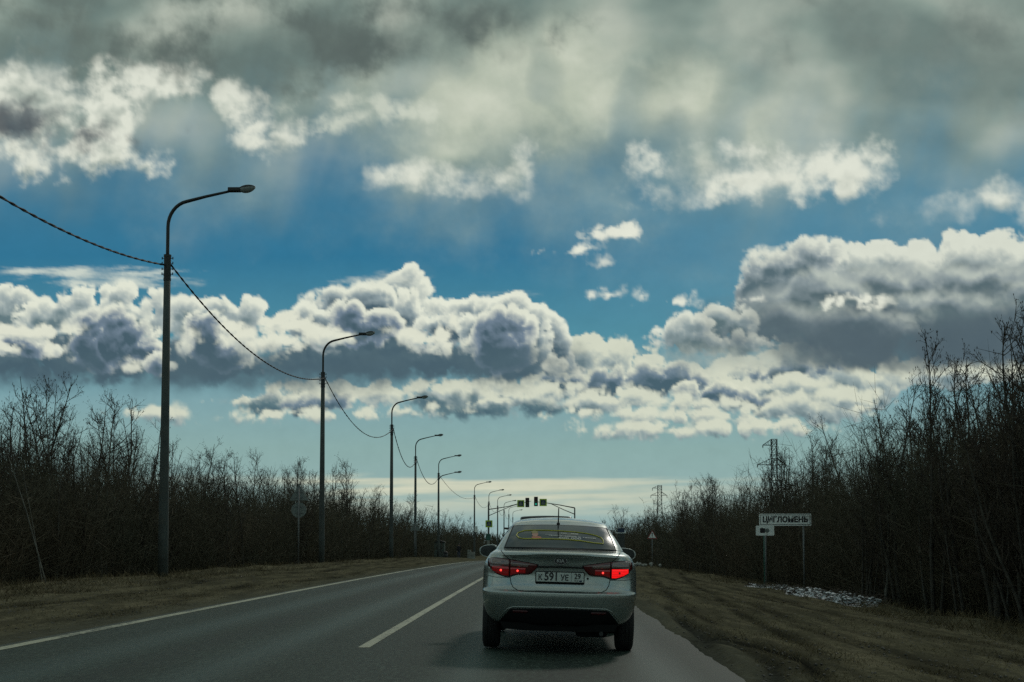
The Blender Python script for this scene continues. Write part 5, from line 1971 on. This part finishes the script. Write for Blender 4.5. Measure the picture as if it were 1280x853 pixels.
def build_car():
    PAINT = car_paint()
    GLASS = mat('tinted_glass', (0.022, 0.033, 0.028), 0.16, var=0.05, vscale=2, spec=0.45, coat=0.15)
    GAP_SHADOW = mat('panel_gap_and_shadow', (0.006, 0.007, 0.007), 0.8, var=0.02)
    PLAST = mat('black_plastic', (0.006, 0.007, 0.007), 0.8, var=0.1, vscale=14, spec=0.12)
    LENS = mat('red_lens_plastic', (0.085, 0.008, 0.009), 0.12, var=0.05, coat=1.0)
    LENS_LO = mat('red_glow_lens', (0.13, 0.006, 0.008), 0.15, var=0.05, coat=1.0, emit=(0.5, 0.003, 0.006), estr=0.10)
    SMOKE = mat('smoked_clear_lens', (0.20, 0.15, 0.135), 0.15, var=0.05, coat=1.0)
    BULB = mat('lit_bulb', (0.8, 0.1, 0.08), 0.3, var=0.02, emit=(1.0, 0.05, 0.04), estr=1.6)
    BRAKE = mat('lit_red_block', (0.7, 0.02, 0.02), 0.3, var=0.02, emit=(1.0, 0.006, 0.008), estr=0.85)
    CHROME = mat('chrome', (0.30, 0.31, 0.31), 0.25, 0.9, var=0.03)
    car = empty('saloon_car', (0.172, 12.6, float(road_z(0.2, 13.5))), 'silver saloon with lit tail lights driving ahead in the right-hand lane', 'car')
    # the lane falls to the right
    car.rotation_euler = (0, R(1.5), 0)
    car.scale = (0.972, 1, 1)
    #     z     yr    yf    hw    cr    cf   ex   crown
    LV = [(0.30, .16, 4.10, .64, .50, .6, 2.5, 0), (0.315, .11, 4.16, .715, .50, .6, 2.5, 0), (0.36, .075, 4.24, .775, .48, .6, 2.6, 0), (0.46, .035, 4.33, .823, .45, .6, 2.7, 0), (0.55, .012, 4.36, .843, .42, .6, 2.8, 0),
          (0.62, .0, 4.37, .85, .40, .6, 2.8, 0), (0.648, .0, 4.365, .852, .40, .6, 2.8, 0), (0.662, .012, 4.36, .852, .40, .6, 2.8, 0), (0.68, .042, 4.34, .851, .385, .6, 2.8, 0), (0.76, .058, 4.28, .850, .375, .65, 2.8, 0),
          (0.84, .062, 4.16, .848, .37, .7, 2.8, 0), (0.90, .058, 4.0, .842, .36, .75, 2.8, 0), (0.95, .048, 3.75, .830, .36, .75, 2.7, 0), (0.985, .042, 3.5, .815, .37, .7, 2.6, 0), (1.025, .022, 3.32, .792, .39, .65, 2.5, 0), (1.045, .000, 3.24, .778, .42, .62, 2.4, 0),
          (1.062, -.006, 3.2, .762, .45, .6, 2.3, 0), (1.074, .008, 3.15, .748, .48, .6, 2.3, .002), (1.088, .09, 3.1, .735, .48, .6, 2.4, .006), (1.098, .20, 3.05, .728, .44, .6, 2.5, .010), (1.108, .31, 3.0, .720, .40, .6, 2.6, .012),
          (1.125, .37, 2.95, .712, .34, .55, 2.8, .012), (1.17, .46, 2.86, .688, .32, .55, 3.0, .012), (1.24, .61, 2.72, .650, .30, .5, 3.1, .012), (1.31, .79, 2.58, .610, .28, .5, 3.2, .014), (1.37, .97, 2.47, .575, .26, .5, 3.2, .012),
          (1.408, 1.09, 2.42, .555, .26, .5, 3.1, .014), (1.440, 1.22, 2.37, .525, .28, .5, 3.0, .018), (1.462, 1.36, 2.30, .470, .30, .45, 2.7, .020), (1.475, 1.52, 2.2, .37, .25, .3, 2.3, .014), (1.482, 1.70, 2.06, .20, .1, .1, 2.1, .006)]
    bm = bmesh.new()
    rings_mesh(bm, body_rings(LV, 4, 30))
    bmesh.ops.recalc_face_normals(bm, faces=bm.faces)
    body = bm_obj('body', bm, PAINT, car, True)
    skin = Skin(body)
    # wheel arches cut out of the shell
    for y in (0.88, 3.45):
        bm = bmesh.new()
        for s in (-1, 1):
            tube(bm, [(s * 0.58, y, 0.30), (s * 1.0, y, 0.30)], 0.345, 40)
        cut = bm_obj('cutter', bm, None)
        md = body.modifiers.new('arch', 'BOOLEAN')
        md.operation = 'DIFFERENCE'
        md.solver = 'EXACT'
        md.object = cut
        cut.parent = car
    dg = bpy.context.evaluated_depsgraph_get()
    me = bpy.data.meshes.new_from_object(body.evaluated_get(dg))
    body.modifiers.clear()
    body.data = me
    me.materials.clear()
    me.materials.append(PAINT)
    me.materials.append(PLAST)
    for o in [o for o in COL.objects if o.name.startswith('cutter')]:
        bpy.data.objects.remove(o)
    for p in me.polygons:
        c = p.center
        p.use_smooth = True
        for y in (0.88, 3.45):
            if math.hypot(c.y - y, c.z - 0.30) < 0.347 and abs(c.x) > 0.575 and abs(p.normal.x) < 0.95:
                p.material_index = 1
    me.set_sharp_from_angle(angle=R(38))
    # rear window
    gl_t = lambda x: 1.372 - 0.030 * (x / 0.55) ** 2
    gl_b = lambda x: 1.116 - 0.006 * (x / 0.6) ** 2
    def trapez(u, v):
        z0, z1 = 1.118, 1.372
        return u * (0.612 + (0.530 - 0.612) * v), z0 + (z1 - z0) * v
    def sheet(name, fn, nu, nv, m, parent, out, skirt=0.01):
        bm = bmesh.new()
        G = []
        for i in range(nu + 1):
            col = []
            for j in range(nv + 1):
                x, z = fn(-1 + 2 * i / nu, j / nv)
                h, n = skin.rear(x, z)
                if n.y > 0:
                    n = -n
                col.append(bm.verts.new(h + n * out))
            G.append(col)
        for i in range(nu):
            for j in range(nv):
                bm.faces.new((G[i][j], G[i + 1][j], G[i + 1][j + 1], G[i][j + 1]))
        return bm_obj(name, bm, m, parent, True)
    trim = sheet('window_seal', lambda u, v: ((u * (0.630 + (0.548 - 0.630) * v)), 1.110 - 0.004 * u * u + (1.381 - 0.016 * u * u - 1.110) * v), 28, 10, GAP_SHADOW, body, 0.004)
    glass = sheet('rear_window', lambda u, v: ((u * (0.612 + (0.532 - 0.612) * v)), 1.119 - 0.005 * u * u + (1.370 - 0.016 * u * u - 1.119) * v), 28, 12, GLASS, car, 0.009)
    # --- sticker on the rear window
    YEL = mat('yellow_print', (0.50, 0.46, 0.03), 0.5, var=0.03)
    WPR = mat('white_print', (0.42, 0.44, 0.40), 0.5, var=0.03)
    SKN = mat('sticker_skin_print', (0.40, 0.20, 0.13), 0.6, var=0.05)
    HAT = mat('sticker_cap_print', (0.22, 0.19, 0.05), 0.6, var=0.05)
    SHT = mat('sticker_orange_print', (0.42, 0.12, 0.06), 0.6, var=0.05)

    def gp(x, z, out=0.012):
        h, n = skin.rear(x, z)
        if n.y > 0:
            n = -n
        return h + n * out

    def gz_px(px, py):
        # photo pixel on the window -> car x and z (the window lies about 13.4 m off)
        return (px - 701.5) / 111.5 , 1.15 + (679.0 - py) / 111.5 + 0.004

    def ribbon(name, pts, w, m, parent):
        bm = bmesh.new()
        P2 = [gp(*p) for p in pts]
        tube(bm, P2, w, 6, True)
        return bm_obj(name, bm, m, parent, True)
    def uvp(u, v):     # window coordinates, u 0..1280 and v of the enlarged view
        px, py = 630 + u / 8.83, 640 + v / 8.82
        return gz_px(px, py)
    outline = [(230, 293), (175, 285), (143, 258), (160, 228), (230, 203), (330, 196), (480, 193), (640, 197), (800, 205), (930, 218), (1030, 238), (1088, 262), (1106, 290), (1104, 325), (1000, 318), (860, 300), (700, 289), (500, 287), (340, 291), (230, 293)]
    o2 = []
    for a, b in zip(outline[:-1], outline[1:]):
        for k in range(4):
            o2.append(uvp(a[0] + (b[0] - a[0]) * k / 4, a[1] + (b[1] - a[1]) * k / 4))
    o2.append(o2[0])
    st = ribbon('sticker_outline', o2, 0.0055, YEL, glass)

    def disc(name, u, v, ru, rv, m, out):
        bm = bmesh.new()
        c = [uvp(u + ru * math.cos(2 * math.pi * k / 18), v + rv * math.sin(2 * math.pi * k / 18)) for k in range(18)]
        vs_ = [bm.verts.new(gp(x, z, out)) for x, z in c]
        bm.faces.new(vs_)
        return bm_obj(name, bm, m, glass)
    disc('sticker_shirt', 368, 276, 56, 15, SHT, 0.0125)
    disc('sticker_face', 352, 243, 34, 25, SKN, 0.0130)
    disc('sticker_cap', 345, 218, 38, 15, HAT, 0.0135)

    def stick_text(name, s, u0, u1, v0, v1, slant, m):
        cu = bpy.data.curves.new(name, 'FONT')
        cu.body = s
        cu.size = 1
        cu.offset = 0.012
        tmp = bpy.data.objects.new(name, cu)
        COL.objects.link(tmp)
        dg = bpy.context.evaluated_depsgraph_get()
        me = bpy.data.meshes.new_from_object(tmp.evaluated_get(dg))
        bpy.data.objects.remove(tmp)
        xs = [v.co.x for v in me.vertices]; ys = [v.co.y for v in me.vertices]
        for v in me.vertices:
            fx = (v.co.x - min(xs)) / (max(xs) - min(xs))
            fy = (v.co.y - min(ys)) / (max(ys) - min(ys))
            x, z = uvp(u0 + (u1 - u0) * fx, v1 + (v0 - v1) * fy + slant * fx)
            v.co = gp(x, z, 0.0135)
        me.materials.clear(); me.materials.append(m)
        o = bpy.data.objects.new(name, me)
        COL.objects.link(o)
        o.parent = glass
    stick_text('sticker_lettering', 'Зарабатывай в такси', 465, 1022, 236, 254, 26, WPR)
    stick_text('sticker_lettering', '600 000', 615, 862, 263, 282, 8, WPR)
    stick_text('sticker_lettering', 'по   000', 645, 830, 216, 230, 7, WPR)
    # windscreen on the front slope
    bm = bmesh.new()
    G = []
    for i in range(17):
        col = []
        for j in range(9):
            u, v = -1 + i / 8, j / 8
            z = 1.14 + 0.24 * v
            x = u * (0.62 - 0.09 * v)
            h, n, _, _ = skin.t.ray_cast(Vector((x, 7, z)), Vector((0, -1, 0)))
            col.append(bm.verts.new((h if h else Vector((x, 2.7, z))) + Vector((0, 0.008, 0.004))))
        G.append(col)
    for i in range(16):
        for j in range(8):
            bm.faces.new((G[i][j], G[i + 1][j], G[i + 1][j + 1], G[i][j + 1]))
    bm_obj('windscreen', bm, GLASS, car, True)
    # side windows (dark glass strips set on the flanks)
    for s in (-1, 1):
        bm = bmesh.new()
        for (ya, yb) in ((0.98, 1.70), (1.78, 2.62)):
            G = []
            for i in range(9):
                col = []
                for j in range(5):
                    y = ya + (yb - ya) * i / 8
                    zt = min(1.355, 1.13 + (y - 0.78) * 1.1, 1.13 + (2.95 - y) * 0.62)
                    z = 1.13 + (zt - 1.13) * j / 4
                    h, n, _, _ = skin.t.ray_cast(Vector((s * 2, y, z)), Vector((-s, 0, 0)))
                    col.append(bm.verts.new((h if h else Vector((s * .7, y, z))) + Vector((s * 0.006, 0, 0.002))))
                G.append(col)
            for i in range(8):
                for j in range(4):
                    bm.faces.new((G[i][j], G[i + 1][j], G[i + 1][j + 1], G[i][j + 1]))
        bm_obj('side_window', bm, GLASS, car, True)
    # --- trunk lid gaps
    side_gap = lambda s: [(s * 0.655, 1.085), (s * 0.612, 1.04), (s * 0.548, 0.99), (s * 0.546, 0.94), (s * 0.543, 0.86), (s * 0.54, 0.795), (s * 0.530, 0.745), (s * 0.505, 0.70), (s * 0.455, 0.672), (s * 0.38, 0.664)]
    for s in (-1, 1):
        skin.line('boot_lid_gap', side_gap(s), 0.0042, GAP_SHADOW, body, 0.0005)
    skin.line('boot_lid_gap', [(-0.38, 0.664), (0, 0.661), (0.38, 0.664)], 0.0060, GAP_SHADOW, body, 0.0)
    skin.line('bumper_gap', [(-0.79, 0.815), (-0.70, 0.80), (-0.62, 0.803), (-0.545, 0.80)], 0.003, GAP_SHADOW, body, 0.0)
    skin.line('bumper_gap', [(0.79, 0.815), (0.70, 0.80), (0.62, 0.803), (0.545, 0.80)], 0.003, GAP_SHADOW, body, 0.0)
    # dark strip over the plate: the boot garnish's shadow put in as colour
    skin.patch('garnish_shadow', lambda x: 0.938 - 0.02 * abs(x), lambda x: 0.920 - 0.02 * abs(x), np.linspace(-0.26, 0.26, 15), 2, GAP_SHADOW, body, 0.006)
    # plate recess shade lip
    # --- tail lights
    def curve(pts):
        xs = [p[0] for p in pts]; zs = [p[1] for p in pts]
        return lambda x: float(np.interp(abs(x), xs, zs))
    top = curve([(0.245, 0.943), (0.30, 0.955), (0.36, 0.965), (0.48, 0.982), (0.60, 0.997), (0.70, 1.004), (0.755, 1.000), (0.785, 0.985)])
    bot = curve([(0.245, 0.930), (0.275, 0.892), (0.31, 0.856), (0.35, 0.842), (0.45, 0.840), (0.50, 0.828), (0.545, 0.811), (0.60, 0.812), (0.68, 0.836), (0.735, 0.870), (0.785, 0.925)])
    rim_t = lambda x: top(x) + 0.006
    rim_b = lambda x: bot(x) - 0.006
    for s in (-1, 1):
        xs = [s * v for v in np.concatenate([np.linspace(0.238, 0.542, 18), np.linspace(0.55, 0.792, 16)])]
        inner = [x for x in xs if abs(x) < 0.545]
        outer = [x for x in xs if abs(x) > 0.545]
        if s > 0:
            pass
        tl = skin.patch('tail_light', rim_t, rim_b, xs, 8, PLAST, car, 0.003)
        skin.patch('inner_lens', top, bot, [s * v for v in np.linspace(0.250, 0.541, 16)], 8, LENS, tl, 0.008, 0.008)
        skin.patch('outer_lens', top, bot, [s * v for v in np.linspace(0.549, 0.780, 14)], 8, LENS, tl, 0.008, 0.008)
        # pale reversing strip and smoked upper field
        skin.patch('reversing_lens', lambda x: 0.948 + 0.05 * (abs(x) - 0.30), lambda x: 0.917 + 0.05 * (abs(x) - 0.30), [s * v for v in np.linspace(0.345, 0.535, 10)], 3, SMOKE, tl, 0.0165)
        skin.patch('smoked_lens', lambda x: top(x) - 0.010, lambda x: 0.928 + 0.02 * (abs(x) - 0.55), [s * v for v in np.linspace(0.556, 0.752, 10)], 4, SMOKE, tl, 0.0165)
        # glowing lower fields
        skin.patch('glowing_lens', lambda x: 0.908, lambda x: bot(x) + 0.012, [s * v for v in np.linspace(0.375, 0.535, 10)], 4, LENS_LO, tl, 0.0168)
        lit_right = s > 0
        skin.patch('glowing_lens', lambda x: 0.917 + 0.01 * (abs(x) - 0.55), lambda x: max(bot(x) + 0.010, 0.823), [s * v for v in np.linspace(0.556, 0.735, 10)], 4, BRAKE if lit_right else LENS_LO, tl, 0.0170)
        for zz in (0.846, 0.862, 0.893):
            x0_, x1_ = (0.39, 0.53)
            skin.line('lens_rib', [(s * x0_, zz), (s * x1_, zz)], 0.0016, LENS, tl, 0.017, 6, 4)
            skin.line('lens_rib', [(s * 0.56, zz), (s * 0.72, zz)], 0.0016, LENS, tl, 0.0175, 6, 4)
        for bx, bz, br in ((0.462, 0.876, 0.0115), (0.645, 0.877, 0.0125)):
            h, n = skin.rear(s * bx, bz)
            bm = bmesh.new()
            bmesh.ops.create_uvsphere(bm, u_segments=12, v_segments=8, radius=br)
            bmesh.ops.translate(bm, vec=h + Vector((0, -0.019, 0)), verts=bm.verts)
            bm_obj('bulb', bm, BULB if not (lit_right and bx > 0.6) else LENS, tl, True)
        # light edge where the lens catches the sky
    # --- number plate
    py_ = skin.rear(0.0, 0.81)[0].y
    def flat(name, poly, y0, y1, m, parent):
        bm = bmesh.new(); prism(bm, poly, y0, y1)
        return bm_obj(name, bm, m, parent)
    pc = 0.813
    fr = flat('plate_frame', rrect(0.532, 0.130, 0.012, 3, -0.002, pc), py_ - 0.022, py_ + 0.01, PLAST, car)
    flat('number_plate', rrect(0.512, 0.098, 0.006, 3, -0.002, pc + 0.008), py_ - 0.026, py_ - 0.0225, mat('plate_white', (0.48, 0.52, 0.48), 0.4, var=0.03), fr)
    flat('plate_divider', rrect(0.003, 0.094, 0.001, 1, 0.122, pc + 0.008), py_ - 0.0275, py_ - 0.0262, M_INK, fr)
    zt = pc + 0.008
    text_obj('plate_text', 'К', 0.083, M_INK, fr, (-0.215, py_ - 0.0272, zt - 0.008), 0.0005, 0.82, bold=0.002)
    text_obj('plate_text', '591', 0.118, M_INK, fr, (-0.094, py_ - 0.0272, zt), 0.0005, 0.88, bold=0.003)
    text_obj('plate_text', 'УЕ', 0.083, M_INK, fr, (0.050, py_ - 0.0272, zt - 0.008), 0.0005, 0.86, bold=0.002)
    text_obj('plate_text', '29', 0.080, M_INK, fr, (0.188, py_ - 0.0272, zt + 0.010), 0.0005, 0.9, bold=0.002)
    text_obj('plate_text', 'RUS', 0.026, M_INK, fr, (0.175, py_ - 0.0272, zt - 0.036), 0.0004, 0.9)
    flat('plate_flag', rrect(0.030, 0.016, 0.002, 1, 0.222, zt - 0.036), py_ - 0.0272, py_ - 0.0262, M_BLUE, fr)
    bm = bmesh.new(); tube(bm, [(0.30, py_ - 0.006, 0.812), (0.30, py_ + 0.01, 0.812)], 0.011, 12)
    bm_obj('lock_cylinder', bm, PLAST, car)
    # --- badge
    ey = skin.rear(0, 0.99)[0].y
    ov = lambda a, b, n=32: [(a * math.cos(2 * math.pi * k / n), 0.990 + b * math.sin(2 * math.pi * k / n)) for k in range(n)]
    bd = flat('maker_badge', ov(0.073, 0.037), ey - 0.010, ey + 0.02, CHROME, car)
    flat('badge_field', ov(0.069, 0.0335), ey - 0.012, ey - 0.0102, M_INK, bd)
    text_obj('badge_lettering', 'KIA', 0.047, CHROME, bd, (0, ey - 0.0128, 0.990), 0.0006, 1.12, bold=0.001)
    by = skin.rear(-0.49, 1.012)[0].y
    flat('small_badge', rrect(0.085, 0.009, 0.003, 2, -0.485, 1.016), by - 0.006, by + 0.02, M_DARKM, car)
    # --- bumper insert, reflectors, exhaust underside
    ti = lambda x: 0.492 - 0.012 * (x / 0.53) ** 2 if abs(x) < 0.53 else max(0.32, 0.480 - 1.2 * (abs(x) - 0.53) ** 1.02)
    ins = skin.patch('bumper_insert', ti, lambda x: 0.318, list(np.linspace(-0.655, 0.655, 47)), 8, PLAST, car, 0.006)
    bm = bmesh.new()
    prism(bm, [(-0.64, 0.33), (0.64, 0.33), (0.60, 0.262), (0.3, 0.248), (-0.3, 0.248), (-0.60, 0.262)], 0.125, 0.32)
    bm_obj('diffuser', bm, PLAST, car)
    skin.line('bumper_lip', [(-0.66, 0.36), (-0.61, 0.42), (-0.56, 0.475), (-0.50, 0.498), (0, 0.506), (0.50, 0.498), (0.56, 0.475), (0.61, 0.42), (0.66, 0.36)], 0.006, PAINT, body, 0.0)
    REF = mat('dark_reflector', (0.045, 0.004, 0.005), 0.3, var=0.05)
    for s in (-1, 1):
        skin.patch('reflector', lambda x: 0.466, lambda x: 0.440, [s * v for v in np.linspace(0.34, 0.50, 6)], 2, REF, ins, 0.012)
    bm = bmesh.new()
    box(bm, (0, 2.1, 0.33), (1.10, 3.3, 0.14))
    tube(bm, [(-0.7, 0.88, 0.29), (0.7, 0.88, 0.29)], 0.045, 8)
    box(bm, (0.36, 0.42, 0.26), (0.34, 0.42, 0.14), None, 0.03)
    for s in (-1, 1):
        box(bm, (s * 0.50, 0.78, 0.25), (0.12, 0.35, 0.05), None, 0.01)
    bm_obj('underbody', bm, PLAST, car)
    bm = bmesh.new(); tube(bm, [(0.46, 0.30, 0.235), (0.46, 0.12, 0.235)], 0.024, 10)
    bm_obj('exhaust_pipe', bm, M_DARKM, car)
    # --- wheels
    TY = mat('tyre_rubber', (0.010, 0.010, 0.010), 0.8, var=0.15, vscale=10)
    for y in (0.88, 3.45):
        for s in (-1, 1):
            wheel(car, s * 0.757, y, 0.30, 0.195, TY, CHROME, s)
            bm = bmesh.new()      # arch liner
            prism(bm, [(s * 0.60, 0.62), (s * 0.62, 0.62), (s * 0.62, 0.30), (s * 0.60, 0.30)], y - 0.3, y + 0.3)
            bm_obj('arch_liner', bm, PLAST, car)
    # --- mirrors
    for s in (-1, 1):
        bm = bmesh.new()
        rg = []
        for j, (yy, k) in enumerate(((-0.02, 0.88), (-0.03, 1.0), (0.02, 1.04), (0.07, 0.95), (0.11, 0.65), (0.125, 0.2))):
            ring = []
            for i in range(24):
                a = 2 * math.pi * i / 24
                cx = math.copysign(abs(math.cos(a)) ** 0.7, math.cos(a)) * 0.118 * k
                cz = math.copysign(abs(math.sin(a)) ** 0.75, math.sin(a)) * 0.078 * k
                cz *= (1.0 + 0.18 * s * cx / 0.118 * (-1))
                ring.append(bm.verts.new((s * 0.895 + cx, 2.62 + yy, 1.055 + cz)))
            rg.append(ring)
        for a, b in zip(rg[:-1], rg[1:]):
            for i in range(24):
                bm.faces.new((a[i], a[(i + 1) % 24], b[(i + 1) % 24], b[i]))
        bm.faces.new(rg[-1])
        mi = bm_obj('mirror_housing', bm, PAINT, car, True)
        bm = bmesh.new()
        tube(bm, [(s * 0.72, 2.68, 1.03), (s * 0.85, 2.66, 1.035)], [0.035, 0.025], 8)
        bm_obj('mirror_stalk', bm, PLAST, mi, True)
        bm = bmesh.new()
        ring = []
        for i in range(24):
            a = 2 * math.pi * i / 24
            cx = math.copysign(abs(math.cos(a)) ** 0.7, math.cos(a)) * 0.112
            cz = math.copysign(abs(math.sin(a)) ** 0.75, math.sin(a)) * 0.073
            ring.append(bm.verts.new((s * 0.895 + cx, 2.598, 1.055 + cz)))
        bm.faces.new(ring)
        bm_obj('mirror_glass', bm, mat('mirror_glass', (0.03, 0.035, 0.035), 0.08, 0.3, var=0.02), mi)
    # --- aerial and its modelled reflection
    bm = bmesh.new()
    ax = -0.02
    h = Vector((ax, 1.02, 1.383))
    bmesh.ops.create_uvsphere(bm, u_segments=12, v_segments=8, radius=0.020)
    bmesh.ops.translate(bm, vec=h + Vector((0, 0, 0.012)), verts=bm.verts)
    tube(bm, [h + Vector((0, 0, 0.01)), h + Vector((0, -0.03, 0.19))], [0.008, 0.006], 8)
    tube(bm, [h + Vector((0, -0.01, 0.0)), gp(ax, 1.245, 0.02)], [0.006, 0.005], 6)  # dark rod down the glass stands in for the mast's reflection
    bm_obj('aerial_and_reflection', bm, M_BLACK, car, True)
    for s in (-1, 1):       # bright door handle hint on the flank seen past the lamp
        bm = bmesh.new()
        box(bm, (s * 0.862, 1.45, 0.90), (0.03, 0.18, 0.035), None, 0.01)
        bm_obj('door_handle', bm, PAINT, car, True)
    return car


CAR = build_car()


def build_van():
    """dark van farther on in the same lane, only its roof shows over the silver car"""
    PN = mat('dark_van_paint', (0.010, 0.011, 0.012), 0.3, 0.2, var=0.05, coat=0.5)
    y = 40.0
    o = empty('van', (0.15, y, float(road_z(0.15, y))), 'dark van farther ahead, only its roof showing above the silver car', 'van')
    Ht = CAM_Z + (679 - 644.8) * y / F - o.location.z
    LV = [(0.30, .05, 4.7, .84, .2, .5, 4, 0), (0.55, .0, 4.8, .90, .2, .5, 4, 0), (1.0, .0, 4.7, .92, .2, .6, 4, 0), (1.15, .02, 4.2, .92, .2, .6, 4, 0), (1.3, .04, 3.95, .90, .2, .5, 4, 0),
          (Ht - 0.25, .12, 3.4, .88, .2, .5, 4, 0), (Ht - 0.06, .16, 3.1, .86, .25, .5, 3.6, .01), (Ht - 0.012, .24, 2.9, .80, .3, .5, 3.4, .02), (Ht, .4, 2.6, .62, .3, .4, 3.0, .03)]
    bm = bmesh.new()
    rings_mesh(bm, body_rings(LV, 3, 12))
    body = bm_obj('body', bm, PN, o, True)
    sk = Skin(body)
    GL = bpy.data.materials['tinted_glass']
    sk.patch('rear_window', lambda x: Ht - 0.22, lambda x: 1.22, list(np.linspace(-0.68, 0.68, 12)), 6, GL, o, 0.008)
    for s in (-1, 1):
        sk.patch('tail_light', lambda x: 1.35, lambda x: 0.95, [s * v for v in np.linspace(0.72, 0.84, 5)], 4, bpy.data.materials['red_lens_plastic'], o, 0.01)
        for yy in (0.85, 3.75):
            wheel(o, s * 0.80, yy, 0.33, 0.21, bpy.data.materials['tyre_rubber'], bpy.data.materials['chrome'], s)


build_van()
